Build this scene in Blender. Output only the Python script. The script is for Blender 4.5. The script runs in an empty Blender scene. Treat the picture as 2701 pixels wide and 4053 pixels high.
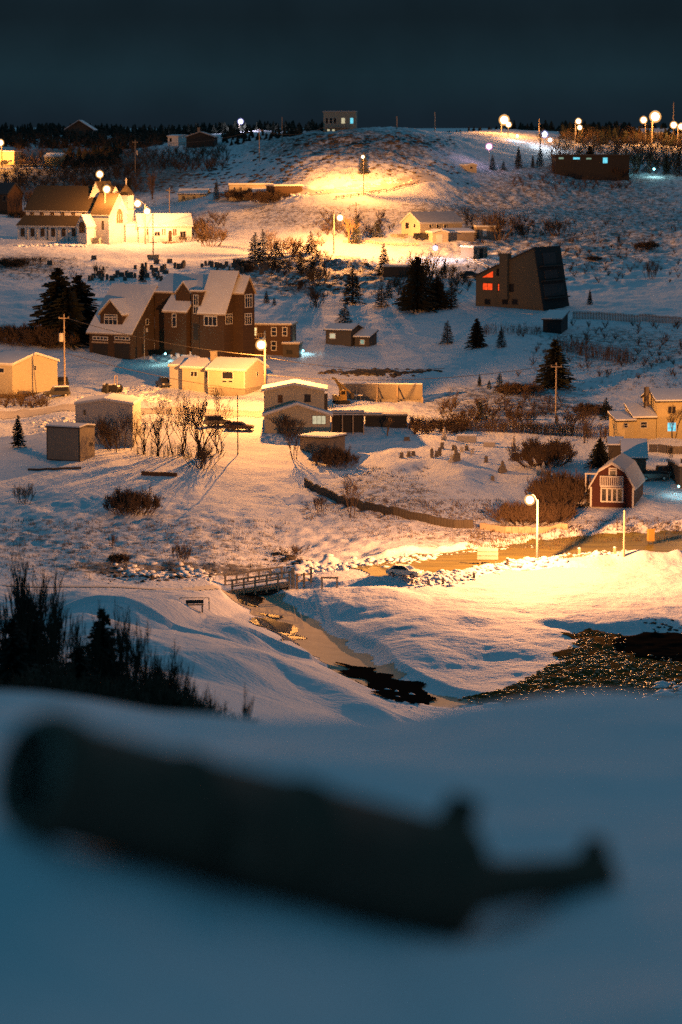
import bpy, bmesh, math, random
import numpy as np
from mathutils import Vector, Matrix
from mathutils.bvhtree import BVHTree

random.seed(7)
SC = bpy.context.scene
COL = SC.collection
R = math.radians

# ------------------------------------------------------------------ camera
PW, PH, LENS = 2701.0, 4053.0, 98.0
F = LENS * PW / 24.0
PITCH = math.atan((PH / 2 - 600) / F)
cam_d = bpy.data.cameras.new('camera')
cam = bpy.data.objects.new('camera', cam_d)
COL.objects.link(cam)
cam_d.sensor_fit = 'HORIZONTAL'
cam_d.sensor_width = 24.0
cam_d.lens = LENS
cam_d.clip_start, cam_d.clip_end = 0.5, 20000
cam.rotation_euler = (math.pi / 2 - PITCH, 0, 0)
cam_d.dof.use_dof = True
cam_d.dof.focus_distance = 270
cam_d.dof.aperture_fstop = 0.82
SC.camera = cam
SC.view_settings.view_transform = 'Standard'
SC.view_settings.look = 'None'
SC.view_settings.exposure = 0.0
SC.view_settings.gamma = 1.0
SC.cycles.use_denoising = False
SC.cycles.max_bounces = 4
SC.cycles.diffuse_bounces = 2
SC.cycles.glossy_bounces = 2
SC.cycles.transparent_max_bounces = 4
SC.cycles.sample_clamp_indirect = 1.2
SC.cycles.sample_clamp_direct = 12.0

# ------------------------------------------------------------------ night sky and moonlight
world = bpy.data.worlds.new('World')
SC.world = world
world.use_nodes = True
nt = world.node_tree
nt.nodes.clear()
w_out = nt.nodes.new('ShaderNodeOutputWorld')
w_bg = nt.nodes.new('ShaderNodeBackground')
w_tc = nt.nodes.new('ShaderNodeTexCoord')
w_sep = nt.nodes.new('ShaderNodeSeparateXYZ')
w_rmp = nt.nodes.new('ShaderNodeValToRGB')
w_noi = nt.nodes.new('ShaderNodeTexNoise')
w_mix = nt.nodes.new('ShaderNodeMixRGB')
w_noi.inputs['Scale'].default_value = 22.0
w_noi.inputs['Detail'].default_value = 4.0
nt.links.new(w_tc.outputs['Generated'], w_sep.inputs[0])
nt.links.new(w_tc.outputs['Generated'], w_noi.inputs['Vector'])
nt.links.new(w_sep.outputs['Z'], w_rmp.inputs[0])
els = w_rmp.color_ramp.elements
els[0].position = 0.0
els[0].color = (0.0062, 0.0115, 0.0185, 1)
els[1].position = 1.0
els[1].color = (0.022, 0.095, 0.155, 1)
for pos, c in ((0.012, (0.0072, 0.0145, 0.022)), (0.026, (0.0085, 0.0220, 0.0305)), (0.048, (0.0060, 0.0125, 0.0175)), (0.11, (0.009, 0.026, 0.040)), (0.35, (0.020, 0.088, 0.142))):
    e = els.new(pos)
    e.color = (*c, 1)
w_mix.blend_type = 'MULTIPLY'
w_mix.inputs[0].default_value = 0.55
nt.links.new(w_rmp.outputs[0], w_mix.inputs[1])
nt.links.new(w_noi.outputs['Fac'], w_mix.inputs[2])
nt.links.new(w_mix.outputs[0], w_bg.inputs['Color'])
w_bg.inputs['Strength'].default_value = 1.5
nt.links.new(w_bg.outputs[0], w_out.inputs[0])

moon_d = bpy.data.lights.new('moon', 'SUN')
moon_d.energy = 0.13
moon_d.color = (1.0, 0.86, 0.92)
moon_d.angle = R(25)
moon = bpy.data.objects.new('moon', moon_d)
COL.objects.link(moon)
moon.rotation_euler = Vector((-0.35, -0.80, -0.42)).to_track_quat('-Z', 'Y').to_euler()

SODIUM = (1.0, 0.375, 0.07)
COOL = (0.45, 0.85, 1.0)


# ------------------------------------------------------------------ pixel rays (photo pixels -> world directions)
def ray(px, py):
    u, v = (px - PW / 2) / F, (PH / 2 - py) / F
    return Vector((u, math.cos(PITCH) + v * math.sin(PITCH), -math.sin(PITCH) + v * math.cos(PITCH)))


def at_depth(px, py, d):
    r = ray(px, py)
    return r * (d / r.y)


def project(x, y, z):
    c, s = math.cos(PITCH), math.sin(PITCH)
    dep = y * c - z * s
    up = y * s + z * c
    return PW / 2 + F * x / dep, PH / 2 - F * up / dep


# ------------------------------------------------------------------ terrain
def vnoise(x, y, scale, seed):
    rng = np.random.default_rng(seed)
    g = rng.random((256, 256))
    X, Y = x / scale, y / scale
    xi, yi = np.floor(X).astype(int), np.floor(Y).astype(int)
    fx, fy = X - xi, Y - yi
    fx, fy = fx * fx * (3 - 2 * fx), fy * fy * (3 - 2 * fy)
    a, b = g[xi % 256, yi % 256], g[(xi + 1) % 256, yi % 256]
    c, d = g[xi % 256, (yi + 1) % 256], g[(xi + 1) % 256, (yi + 1) % 256]
    return (a * (1 - fx) + b * fx) * (1 - fy) + (c * (1 - fx) + d * fx) * fy - 0.5


CTRL = []


def cp(*rows):
    for px, py, d in rows:
        p = at_depth(px, py, d)
        CTRL.append((p.x / d, math.log(d), p.z / d))


def cz(d, z, *pxs):
    for px in pxs:
        CTRL.append(((px - PW / 2) / F, math.log(d), z / d))


cz(2.5, -1.75, -900, 1350, 3600)
cp((-900, 4060, 7), (0, 4060, 7), (900, 4060, 7), (1800, 4060, 7), (2700, 4060, 7), (3600, 4060, 7))
cp((230, 3400, 9.15), (1500, 3790, 9.0), (2400, 3640, 9.3), (-500, 3350, 9.6), (3300, 3500, 9.8), (700, 3560, 9.1))
cp((0, 3030, 13.5), (1350, 3120, 13), (2700, 3080, 13.5), (-900, 3000, 13.5), (3600, 3050, 13.5))
cp((-900, 2700, 21), (100, 2775, 20.2), (350, 2785, 19.8), (700, 2825, 19), (1100, 2838, 19), (1500, 2830, 19), (2000, 2782, 20), (2400, 2770, 20), (2750, 2760, 20), (3600, 2740, 20))
cz(28, -6.35, -900, 0, 700, 1350, 2000, 2700, 3600)
cz(40, -9.3, -900, 0, 700, 1350, 2000, 2700, 3600)
cz(65, -14.3, -600, 300, 800)
cz(65, -15.2, 1350, 2000, 2700, 3500)
cz(110, -22.9, -600, 300, 700)
cz(110, -25.2, 1350, 2000, 2700, 3500)
cz(165, -36.6, 1500, 2100, 2700, 3500)
cz(215, -46.5, 1700, 2200, 2700, 3500)
cp((200, 2740, 170), (-500, 2650, 180), (600, 2720, 190), (1000, 2770, 215), (1250, 2800, 232))
cp((300, 2520, 250), (-400, 2480, 250), (300, 2420, 285), (-400, 2380, 290), (700, 2600, 240), (700, 2450, 285), (1000, 2620, 255))
cp((1750, 2800, 264), (1450, 2690, 277), (1300, 2590, 292), (1130, 2480, 308), (1000, 2370, 330))
cp((1500, 2790, 258), (1350, 2720, 262))
cp((2000, 2745, 270), (2300, 2790, 262), (2650, 2780, 264), (2400, 2620, 288), (2650, 2560, 297), (3400, 2600, 290))
cp((1600, 2560, 294), (1600, 2420, 318), (1300, 2420, 322), (2050, 2450, 314), (2400, 2440, 316), (2000, 2330, 333), (1500, 2330, 333))
cp((2350, 2290, 341), (2700, 2330, 336), (3400, 2330, 336))
cp((200, 2330, 322), (700, 2330, 328), (1200, 2330, 335), (-500, 2320, 322))
cp((2126, 2215, 352), (1800, 2240, 348), (1500, 2260, 345), (1300, 2245, 347), (2650, 2225, 354), (2000, 2185, 357), (2600, 2150, 364), (3400, 2190, 360), (1600, 2190, 356))
cp((100, 2250, 342), (500, 2250, 345), (900, 2240, 347), (500, 2130, 368), (0, 2130, 368), (1100, 2150, 366))
cp((500, 2000, 392), (0, 2000, 392), (900, 1980, 396), (500, 1850, 420), (100, 1840, 420), (900, 1830, 424), (-500, 1900, 410))
cp((1300, 2060, 384), (1300, 1940, 404), (1800, 2080, 379), (1800, 1920, 405), (1800, 1800, 425), (1800, 1730, 440), (1300, 1840, 424))
cp((2100, 2090, 377), (2400, 2045, 383), (2450, 1880, 406), (2650, 1930, 399), (2600, 1750, 430), (3400, 1900, 400), (2200, 1850, 414))
cp((1000, 1660, 452), (300, 1610, 458), (-400, 1600, 458), (1400, 1700, 449), (1180, 1725, 442), (700, 1700, 446), (100, 1680, 450))
cp((800, 1565, 474), (300, 1550, 476), (1500, 1595, 472), (1500, 1490, 497), (1200, 1470, 498), (1900, 1560, 482), (2400, 1580, 484), (2200, 1680, 457), (3300, 1600, 480), (1750, 1640, 462))
cp((430, 1430, 515), (900, 1405, 522), (1400, 1385, 530), (1400, 1250, 582), (1000, 1210, 598), (1100, 1330, 550), (650, 1350, 540))
cp((2000, 1360, 530), (2400, 1310, 552), (2650, 1400, 525), (2100, 1232, 578), (2450, 1200, 592), (1700, 1260, 575), (2650, 1150, 612), (3300, 1250, 570))
cp((150, 1370, 528), (150, 1250, 565), (100, 1120, 622), (-500, 1250, 560), (-500, 1050, 650), (-500, 1450, 505))
cp((500, 1105, 628), (900, 1090, 635), (600, 1010, 675), (400, 965, 698), (150, 965, 698), (850, 980, 690), (1300, 1005, 676), (1300, 1090, 636), (1700, 1060, 644), (1700, 965, 694), (1500, 1150, 612))
cp((2000, 1000, 674), (2300, 1100, 630), (2300, 900, 725), (2300, 750, 798), (2300, 690, 832), (2650, 720, 820), (2650, 900, 725), (2000, 850, 745), (1900, 700, 815), (3300, 900, 720), (3300, 650, 860))
cp((100, 900, 745), (100, 800, 815), (100, 670, 900), (200, 600, 985), (200, 545, 1060), (-500, 800, 800), (-500, 560, 1040))
cp((600, 860, 755), (600, 770, 800), (600, 680, 865), (700, 610, 925), (800, 560, 985), (950, 535, 1030), (900, 690, 830), (900, 790, 756), (1100, 795, 750))
cp((1000, 860, 736), (1500, 880, 725), (1440, 765, 748), (1700, 700, 776), (1700, 800, 748), (1200, 745, 752))
cp((1440, 690, 772), (1400, 620, 800), (1400, 560, 824), (1400, 515, 845), (1150, 570, 850), (1700, 550, 835), (1550, 515, 850), (1050, 600, 862), (1900, 590, 838))
cp((1900, 545, 870), (2050, 525, 905), (2300, 580, 885), (2300, 545, 930), (2600, 620, 870), (2600, 545, 935), (3300, 550, 930))
cz(900, 4.5, 1400)
cz(960, 4.5, 1400, 1700)
cz(1050, 6.0, 1400, 2000, 2600)
cz(1250, 7.6, -500, 200, 800, 1400, 2000, 2600, 3300)
cz(2000, 11.5, -500, 600, 1400, 2200, 3300)
cz(6000, 30, -500, 600, 1400, 2200, 3300)

CT = np.array(CTRL)
SXN, TYN = 0.055, 0.30
_P = np.stack([CT[:, 0] / SXN, CT[:, 1] / TYN], 1)
_n = len(_P)


def _phi(r2):
    return np.sqrt(r2 + 0.06)


_D2 = ((_P[:, None, :] - _P[None, :, :]) ** 2).sum(-1)
_A = np.zeros((_n + 3, _n + 3))
_A[:_n, :_n] = _phi(_D2) - 0.02 * np.eye(_n)
_A[:_n, _n] = 1
_A[:_n, _n + 1:] = _P
_A[_n:, :_n] = _A[:_n, _n:].T
_W = np.linalg.solve(_A, np.concatenate([CT[:, 2], np.zeros(3)]))


def base_A(s, t):
    s = np.clip(s, -0.22, 0.22) / SXN
    t = t / TYN
    sh = s.shape
    s, t = s.ravel(), t.ravel()
    out = np.empty(s.size)
    for k in range(0, s.size, 20000):
        a, b = s[k:k + 20000, None], t[k:k + 20000, None]
        r2 = (a - _P[None, :, 0]) ** 2 + (b - _P[None, :, 1]) ** 2
        out[k:k + 20000] = _phi(r2) @ _W[:_n] + _W[_n] + _W[_n + 1] * a[:, 0] + _W[_n + 2] * b[:, 0]
    return out.reshape(sh)


_tg = np.linspace(math.log(90), math.log(1300), 1500)


def base_hit(px, py):
    r = ray(px, py)
    s, a = r.x / r.y, r.z / r.y
    A = base_A(np.full_like(_tg, s), _tg)
    idx = np.nonzero(A >= a)[0]
    d = math.exp(_tg[idx[0]]) if len(idx) else 1200.0
    return s * d, d


S_in = np.linspace(-0.15, 0.15, 470)
S_out = 0.15 + (np.linspace(0, 1, 26)[1:] ** 1.6) * 1.0
SS = np.concatenate([-S_out[::-1], S_in, S_out])
YY = np.concatenate([np.arange(2.5, 32, 0.3), np.arange(32, 215, 1.6), np.arange(215, 400, 0.55), np.arange(400, 530, 0.8), np.arange(530, 900, 1.3), np.arange(900, 1300, 6), np.geomspace(1300, 6500, 24)])
GS, GY = np.meshgrid(SS, YY)
GX = GS * GY
GZ = base_A(GS, np.log(GY)) * GY
GPX, GPY = project(GX, GY, GZ)


def seg_dist(x, y, pts):
    best = np.full(x.shape, 1e9)
    for (ax, ay), (bx, by) in zip(pts[:-1], pts[1:]):
        dx, dy = bx - ax, by - ay
        t = np.clip(((x - ax) * dx + (y - ay) * dy) / (dx * dx + dy * dy + 1e-9), 0, 1)
        best = np.minimum(best, np.hypot(x - ax - t * dx, y - ay - t * dy))
    return best


def ell(cx, cy, rx, ry, d0=150, d1=1300):
    q = ((GPX - cx) / rx) ** 2 + ((GPY - cy) / ry) ** 2
    return np.clip(1.4 - q, 0, 1) * ((GY > d0) & (GY < d1))


def poly_w(pxs):
    return [base_hit(*p) for p in pxs]


def in_poly(x, y, pts):
    ins = np.zeros(x.shape, bool)
    n = len(pts)
    for i in range(n):
        (x0, y0), (x1, y1) = pts[i], pts[(i + 1) % n]
        c = ((y0 > y) != (y1 > y)) & (x < (x1 - x0) * (y - y0) / (y1 - y0 + 1e-12) + x0)
        ins ^= c
    return ins


# channel of the stream and calm areas
STREAM_PX = [(960, 2320), (1000, 2350), (1075, 2400), (1165, 2460), (1260, 2525), (1370, 2600), (1500, 2680), (1640, 2730), (1800, 2775)]
STREAM = poly_w([(960, 2320), (1000, 2350), (1075, 2400), (1165, 2460), (1260, 2525), (1370, 2600), (1500, 2680), (1640, 2730), (1800, 2775)])
ROAD = poly_w([(2900, 2140), (2600, 2158), (2300, 2172), (2000, 2198), (1760, 2226), (1560, 2256), (1420, 2268)])
ROAD_W = 6.4
STREET = poly_w([(-100, 1640), (300, 1615), (620, 1625), (900, 1640), (1060, 1640), (1300, 1600)])
UP_ROAD = poly_w([(860, 800), (1050, 785), (1250, 768), (1440, 752), (1600, 728), (1720, 702)])
MID_ROAD = poly_w([(1200, 985), (1330, 988), (1450, 1000), (1560, 1012), (1640, 1025)])
PATH = poly_w([(0, 2318), (400, 2325), (700, 2338), (900, 2325)])
d_stream = seg_dist(GX, GY, STREAM)
d_road = np.minimum(np.minimum(seg_dist(GX, GY, ROAD), seg_dist(GX, GY, STREET)), np.minimum(seg_dist(GX, GY, UP_ROAD), seg_dist(GX, GY, MID_ROAD)))
d_road = np.minimum(d_road, seg_dist(GX, GY, PATH) + 2)
BEACH = [(1810, 2770), (1960, 2740), (2090, 2690), (2190, 2620), (2270, 2550), (2260, 2505), (2330, 2498), (2480, 2515), (2800, 2520), (2800, 2790), (2300, 2792), (2000, 2800), (1860, 2790)]
POND = [(2392, 2548), (2450, 2522), (2560, 2512), (2800, 2520), (2800, 2632), (2640, 2626), (2520, 2604), (2430, 2575)]
beach_in = in_poly(GX, GY, poly_w(BEACH))

calm = np.clip((d_stream - 3.0) / 5, 0, 1) * np.clip((d_road - 3.5) / 5, 0, 1) * np.where(beach_in, 0.15, 1)
far = np.clip((GY - 180) / 120, 0, 1) * np.clip((2500 - GY) / 1000, 0, 1)
rough = np.clip(0.5 + 0.35 * ell(450, 2100, 650, 170) + 0.6 * ell(2300, 900, 600, 230) + 1.3 * ell(1350, 590, 480, 95) + 0.5 * ell(1250, 2150, 300, 60) + 0.9 * ell(1250, 1090, 420, 90) + 0.5 * ell(1350, 1980, 300, 100), 0, 2)
DZ = far * calm * rough * (1.5 * vnoise(GX, GY, 19, 1) + 0.85 * vnoise(GX, GY, 7.3, 2) + 0.5 * vnoise(GX, GY, 2.9, 3))
DZ += far * np.clip(rough - 0.3, 0.12, 1) * calm * 0.75 * vnoise(GX, GY, 1.3, 4)
# stream channel with steep banks, gentle plow banks beside the roads
DZ -= 0.75 * np.clip(1.15 - (d_stream / (4.6 + 1.6 * vnoise(GX, GY, 9, 6))) ** 4, 0, 1)


def hump(line_px, amp, wf, wn, noise):
    pts = poly_w(line_px)
    dd = seg_dist(GX, GY, pts)
    lx, ly = np.array([p[0] for p in pts]), np.array([p[1] for p in pts])
    o = np.argsort(lx)
    near_side = GY < np.interp(GX, lx[o], ly[o])
    w = np.where(near_side, wn, wf)
    return amp * np.exp(-(dd / w) ** 2) * (0.75 + noise * vnoise(GX, GY, 8, 31)) - 0.35 * amp * np.where(near_side, np.exp(-((dd - 2.2 * wn) / (1.6 * wn)) ** 2), 0)


DZ += hump([(500, 2440), (640, 2432), (780, 2436), (880, 2462), (950, 2510)], 1.2, 5, 3.0, 0.5)
DZ += hump([(330, 2480), (520, 2560), (700, 2620), (900, 2645), (1050, 2640), (1250, 2725), (1420, 2805), (1500, 2845)], 1.4, 4.5, 3.5, 0.5)
DZ += hump([(-200, 2370), (100, 2375), (260, 2385), (340, 2430)], 1.3, 6, 4, 0.4)
bank = np.exp(-((seg_dist(GX, GY, ROAD) - ROAD_W - 1.6) / 1.3) ** 2)
DZ += bank * (0.75 + 0.9 * vnoise(GX, GY, 1.5, 5))
DZ += np.exp(-((seg_dist(GX, GY, UP_ROAD) - 4.5) / 1.6) ** 2) * (0.6 + 0.8 * vnoise(GX, GY, 2.2, 5))
# mounds on the flat beyond the stream, graveyard hummocks
DZ += 0.9 * ell(1420, 2385, 250, 60, 290, 345) * np.clip((d_stream - 4) / 4, 0, 1)
DZ += 0.8 * ell(1750, 2530, 480, 95, 270, 325) * np.clip((d_stream - 4) / 4, 0, 1) * np.where(beach_in, 0.3, 1)
DZ += 0.8 * ell(2400, 2470, 250, 25, 300, 325)
gy = ell(1750, 1890, 330, 90, 380, 450)
DZ += gy * (1.7 * vnoise(GX, GY, 6.0, 8) + 0.6 * vnoise(GX, GY, 2.6, 9))
DZ += 1.6 * ell(580, 2400, 350, 50, 240, 320) * (0.6 + vnoise(GX, GY, 14, 12))
DZ += ell(1350, 560, 420, 60, 780, 900) * 1.6 * np.abs(vnoise(GX, GY, 9, 14))
# lot edge cut into the slope behind the concrete wall
DZ -= 1.4 * np.clip(ell(1500, 1530, 240, 50, 460, 520), 0, 0.8)
# foreground drifts
DZ += np.where(beach_in, 1, 0) * (0.35 * vnoise(GX, GY, 3.1, 41) + 0.3 * vnoise(GX, GY, 1.2, 42))
# shovelled snow heaped in front of the brick house
DZ += 2.6 * np.clip(ell(800, 1392, 150, 26, 492, 524), 0, 1) * (0.75 + 0.9 * vnoise(GX, GY, 4, 43))
near = np.clip((26 - GY) / 8, 0, 1)
DZ += near * (0.20 * vnoise(GX + 3, GY, 2.6, 21) + 0.13 * vnoise(GX, GY, 0.9, 22))
GZ = GZ + DZ
# the drift the old cannon lies on
_c0, _c1 = at_depth(205, 3080, 8.6), at_depth(1715, 3487, 9.6)
_ax, _ay = _c1.x - _c0.x, _c1.y - _c0.y
_t = np.clip(((GX - _c0.x) * _ax + (GY - _c0.y) * _ay) / (_ax ** 2 + _ay ** 2), -.1, 1.05)
_dd = np.hypot(GX - _c0.x - _t * _ax, GY - _c0.y - _t * _ay)
_tz = _c0.z + (_c1.z - _c0.z) * _t - 0.20
_w = np.exp(-(_dd / 0.42) ** 2) * (GY < 14)
GZ = GZ + _w * (_tz - GZ)

veg = 0.22 + 0.30 * ell(450, 2160, 700, 120) + 0.5 * ell(2250, 850, 600, 260) + 0.55 * ell(1350, 570, 480, 70) + 0.9 * ell(300, 680, 520, 110) \
    + 0.55 * ell(1250, 1090, 430, 85) + 0.35 * ell(1900, 2130, 300, 30) + 0.3 * ell(1500, 1960, 300, 90) + 0.4 * ell(2450, 1380, 350, 90) + 0.35 * ell(1300, 860, 600, 60) \
    + 0.5 * ell(100, 1050, 200, 50) + 0.4 * ell(2600, 2130, 200, 40) + 0.75 * ell(700, 2260, 420, 26) + 0.5 * ell(2000, 1600, 350, 90)
veg = np.clip(veg, 0, 1) * (0.4 + 0.6 * calm) * np.clip((GY - 200) / 60, 0, 1)
veg *= 1 - ell(800, 1250, 260, 90) * 0.8
veg *= 1 - np.clip(ell(1000, 1960, 260, 150, 350, 470), 0, 1) * 0.9
veg *= 1 - np.clip(ell(1750, 1830, 260, 70, 380, 470), 0, 1) * 0.8
veg *= 1 - ell(1500, 2480, 700, 160) * 0.7


def height(x, y):
    x, y = np.asarray(x, float), np.asarray(y, float)
    fi = np.clip(np.interp(x / y, SS, np.arange(len(SS))), 0, len(SS) - 1.001)
    fj = np.clip(np.interp(y, YY, np.arange(len(YY))), 0, len(YY) - 1.001)
    i, j = fi.astype(int), fj.astype(int)
    a, b = fi - i, fj - j
    return (GZ[j, i] * (1 - a) + GZ[j, i + 1] * a) * (1 - b) + (GZ[j + 1, i] * (1 - a) + GZ[j + 1, i + 1] * a) * b


nR, nC = GZ.shape
t_verts = np.stack([GX, GY, GZ], -1).reshape(-1, 3)
_q = np.arange(nR * nC).reshape(nR, nC)
t_faces = np.stack([_q[:-1, :-1], _q[:-1, 1:], _q[1:, 1:], _q[1:, :-1]], -1).reshape(-1, 4)


def np_mesh(name, verts, faces):
    me = bpy.data.meshes.new(name)
    nv, nf, k = len(verts), len(faces), faces.shape[1]
    me.vertices.add(nv)
    me.vertices.foreach_set('co', np.asarray(verts, np.float32).ravel())
    me.loops.add(nf * k)
    me.loops.foreach_set('vertex_index', np.asarray(faces, np.int32).ravel())
    me.polygons.add(nf)
    me.polygons.foreach_set('loop_start', np.arange(0, nf * k, k, dtype=np.int32))
    me.polygons.foreach_set('use_smooth', np.ones(nf, bool))
    me.update(calc_edges=True)
    return me


# view-independent look-ups onto the finished ground
def ground_at(px, d):
    x = (px - PW / 2) / F * d
    return Vector((x, d, float(height(x, d))))


_yd = np.concatenate([np.arange(5, 30, 0.1), np.arange(30, 1300, 0.4)])


def place(px, py, dmin=90):
    r = ray(px, py)
    s, a = r.x / r.y, r.z / r.y
    yd = _yd[_yd > dmin]
    A = height(s * yd, yd) / yd
    idx = np.nonzero(A >= a)[0]
    d = float(yd[idx[0]]) if len(idx) else 1000.0
    return Vector((s * d, d, float(height(s * d, d))))

# ------------------------------------------------------------------ materials
MATS = {}


def mat(name, col, rough=0.8, var=0.25, scale=2.0, bump=0.0, metal=0.0, spec=0.3, stretch=None, bscale=None):
    m = bpy.data.materials.new(name)
    m.use_nodes = True
    n = m.node_tree
    b = n.nodes['Principled BSDF']
    b.inputs['Roughness'].default_value = rough
    b.inputs['Metallic'].default_value = metal
    b.inputs['Specular IOR Level'].default_value = spec
    tc = n.nodes.new('ShaderNodeTexCoord')
    mp = n.nodes.new('ShaderNodeMapping')
    if stretch:
        mp.inputs['Scale'].default_value = stretch
    noi = n.nodes.new('ShaderNodeTexNoise')
    noi.inputs['Scale'].default_value = scale
    noi.inputs['Detail'].default_value = 5
    mix = n.nodes.new('ShaderNodeMixRGB')
    mix.inputs[1].default_value = (*[c * (1 - var) for c in col], 1)
    mix.inputs[2].default_value = (*[min(1, c * (1 + var)) for c in col], 1)
    n.links.new(tc.outputs['Object'], mp.inputs[0])
    n.links.new(mp.outputs[0], noi.inputs['Vector'])
    n.links.new(noi.outputs['Fac'], mix.inputs[0])
    n.links.new(mix.outputs[0], b.inputs['Base Color'])
    if bump:
        bp = n.nodes.new('ShaderNodeBump')
        bp.inputs['Strength'].default_value = min(1, bump)
        bp.inputs['Distance'].default_value = 0.1 if not bscale else bscale
        n.links.new(noi.outputs['Fac'], bp.inputs['Height'])
        n.links.new(bp.outputs[0], b.inputs['Normal'])
    MATS[name] = m
    return m


def siding(name, col, pitch=0.22, axis=2, var=0.12, depth=0.35):
    """Painted or bare boards: a saw pattern across one axis plus weathering."""
    m = mat(name, col, 0.75, var, 1.3)
    n = m.node_tree
    b = n.nodes['Principled BSDF']
    tc = next(q for q in n.nodes if q.type == 'TEX_COORD')
    sp = n.nodes.new('ShaderNodeSeparateXYZ')
    md = n.nodes.new('ShaderNodeMath')
    md.operation = 'PINGPONG'
    md.inputs[1].default_value = pitch
    bp = n.nodes.new('ShaderNodeBump')
    bp.inputs['Strength'].default_value = depth
    bp.inputs['Distance'].default_value = 0.25
    n.links.new(tc.outputs['Object'], sp.inputs[0])
    n.links.new(sp.outputs[axis], md.inputs[0])
    n.links.new(md.outputs[0], bp.inputs['Height'])
    n.links.new(bp.outputs[0], b.inputs['Normal'])
    return m


def brick(name, c1, c2, mortar):
    m = mat(name, c1, 0.85, 0.2, 2)
    n = m.node_tree
    b = n.nodes['Principled BSDF']
    mp = next(q for q in n.nodes if q.type == 'MAPPING')
    mp.inputs['Rotation'].default_value = (R(90), 0, 0)
    br = n.nodes.new('ShaderNodeTexBrick')
    br.inputs['Color1'].default_value = (*c1, 1)
    br.inputs['Color2'].default_value = (*c2, 1)
    br.inputs['Mortar'].default_value = (*mortar, 1)
    br.inputs['Scale'].default_value = 2.2
    n.links.new(mp.outputs[0], br.inputs['Vector'])
    n.links.new(br.outputs['Color'], b.inputs['Base Color'])
    return m


def glow(name, col, strength, var=0.5, scale=2.5):
    m = mat(name, (0.02, 0.02, 0.02), 0.4, 0, 1)
    n = m.node_tree
    b = n.nodes['Principled BSDF']
    noi = next(q for q in n.nodes if q.type == 'TEX_NOISE')
    noi.inputs['Scale'].default_value = scale
    mr = n.nodes.new('ShaderNodeMapRange')
    mr.inputs['From Min'].default_value = 0.3
    mr.inputs['From Max'].default_value = 0.7
    mr.inputs['To Min'].default_value = strength * (1 - var)
    mr.inputs['To Max'].default_value = strength * (1 + var)
    n.links.new(noi.outputs['Fac'], mr.inputs[0])
    n.links.new(mr.outputs[0], b.inputs['Emission Strength'])
    b.inputs['Emission Color'].default_value = (*col, 1)
    return m


M_snow = mat('snow', (0.78, 0.79, 0.82), 0.75, 0.06, 0.7, 0.3, spec=0.2)
M_roofsnow = mat('roof_snow', (0.72, 0.73, 0.75), 0.8, 0.13, 0.5, 0.2, spec=0.2)
M_thinsnow = mat('dusted_roof', (0.42, 0.42, 0.43), 0.8, 0.35, 0.9, 0.2, stretch=(1, 2.5, 1))
M_white = siding('white_clapboard', (0.72, 0.70, 0.66))
M_cream = siding('cream_clapboard', (0.44, 0.39, 0.29))
M_yellow = siding('yellow_clapboard', (0.50, 0.41, 0.22))
M_grey = siding('grey_clapboard', (0.40, 0.38, 0.36))
M_tan = siding('tan_boards', (0.135, 0.108, 0.070), 0.18, 0)
M_brownsid = siding('brown_clapboard', (0.08, 0.045, 0.024))
M_red = siding('red_clapboard', (0.055, 0.012, 0.008), 0.2)
M_darkwood = siding('dark_boards', (0.075, 0.062, 0.048), 0.2, 0)
M_black = siding('black_boards', (0.028, 0.027, 0.026), 0.2, 0)
M_shed = siding('weathered_boards', (0.20, 0.165, 0.13), 0.16, 0)
M_brick = brick('brown_brick', (0.078, 0.042, 0.019), (0.055, 0.031, 0.015), (0.07, 0.052, 0.038))
M_shingle = mat('brown_shingles', (0.085, 0.062, 0.032), 0.9, 0.35, 3, 0.3, stretch=(1, 1, 4))
M_darkroof = mat('dark_shingles', (0.06, 0.06, 0.062), 0.9, 0.35, 2, 0.3)
M_trim = mat('white_trim', (0.58, 0.55, 0.50), 0.6, 0.08, 2)
M_darktrim = mat('dark_trim', (0.05, 0.042, 0.035), 0.7, 0.2, 2)
M_conc = mat('concrete', (0.25, 0.22, 0.18), 0.9, 0.2, 0.8, 0.2)
M_glass = mat('dark_glass', (0.018, 0.018, 0.02), 0.12, 0.2, 1, spec=0.5)
M_frost = mat('curtained_glass', (0.20, 0.17, 0.12), 0.3, 0.3, 3)
M_lead = mat('leaded_glass', (0.10, 0.06, 0.03), 0.3, 0.5, 5)
M_pole = mat('weathered_pole', (0.36, 0.29, 0.21), 0.85, 0.2, 1.5, 0.2, stretch=(6, 6, 0.6))
M_darkpole = mat('dark_pole', (0.045, 0.035, 0.028), 0.85, 0.2, 1.5)
M_steel = mat('galvanised_steel', (0.42, 0.41, 0.40), 0.45, 0.12, 2, metal=0.4)
M_wood = mat('grey_timber', (0.40, 0.31, 0.21), 0.85, 0.25, 1.6, 0.2)
M_stone = mat('grave_stone', (0.15, 0.13, 0.11), 0.85, 0.3, 3, 0.2)
M_stonepale = mat('pale_stone', (0.46, 0.42, 0.36), 0.85, 0.2, 3, 0.2)
M_bark = mat('bark', (0.060, 0.042, 0.030), 0.9, 0.3, 4)
M_twig = mat('twigs', (0.085, 0.055, 0.034), 0.9, 0.35, 1.2)
M_yard = mat('silhouette_bark', (0.042, 0.028, 0.017), 0.95, 0.3, 2)  # bark colour lowered so backlit branches read as silhouettes
M_twigpale = mat('pale_twigs', (0.17, 0.11, 0.055), 0.9, 0.3, 1.2)
M_needle = mat('spruce_needles', (0.019, 0.022, 0.015), 0.9, 0.4, 1.5)
M_rock = mat('dark_rock', (0.075, 0.062, 0.05), 0.9, 0.45, 0.8, 0.5)
M_grass = mat('dead_grass', (0.12, 0.085, 0.045), 0.9, 0.4, 0.6)
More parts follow.
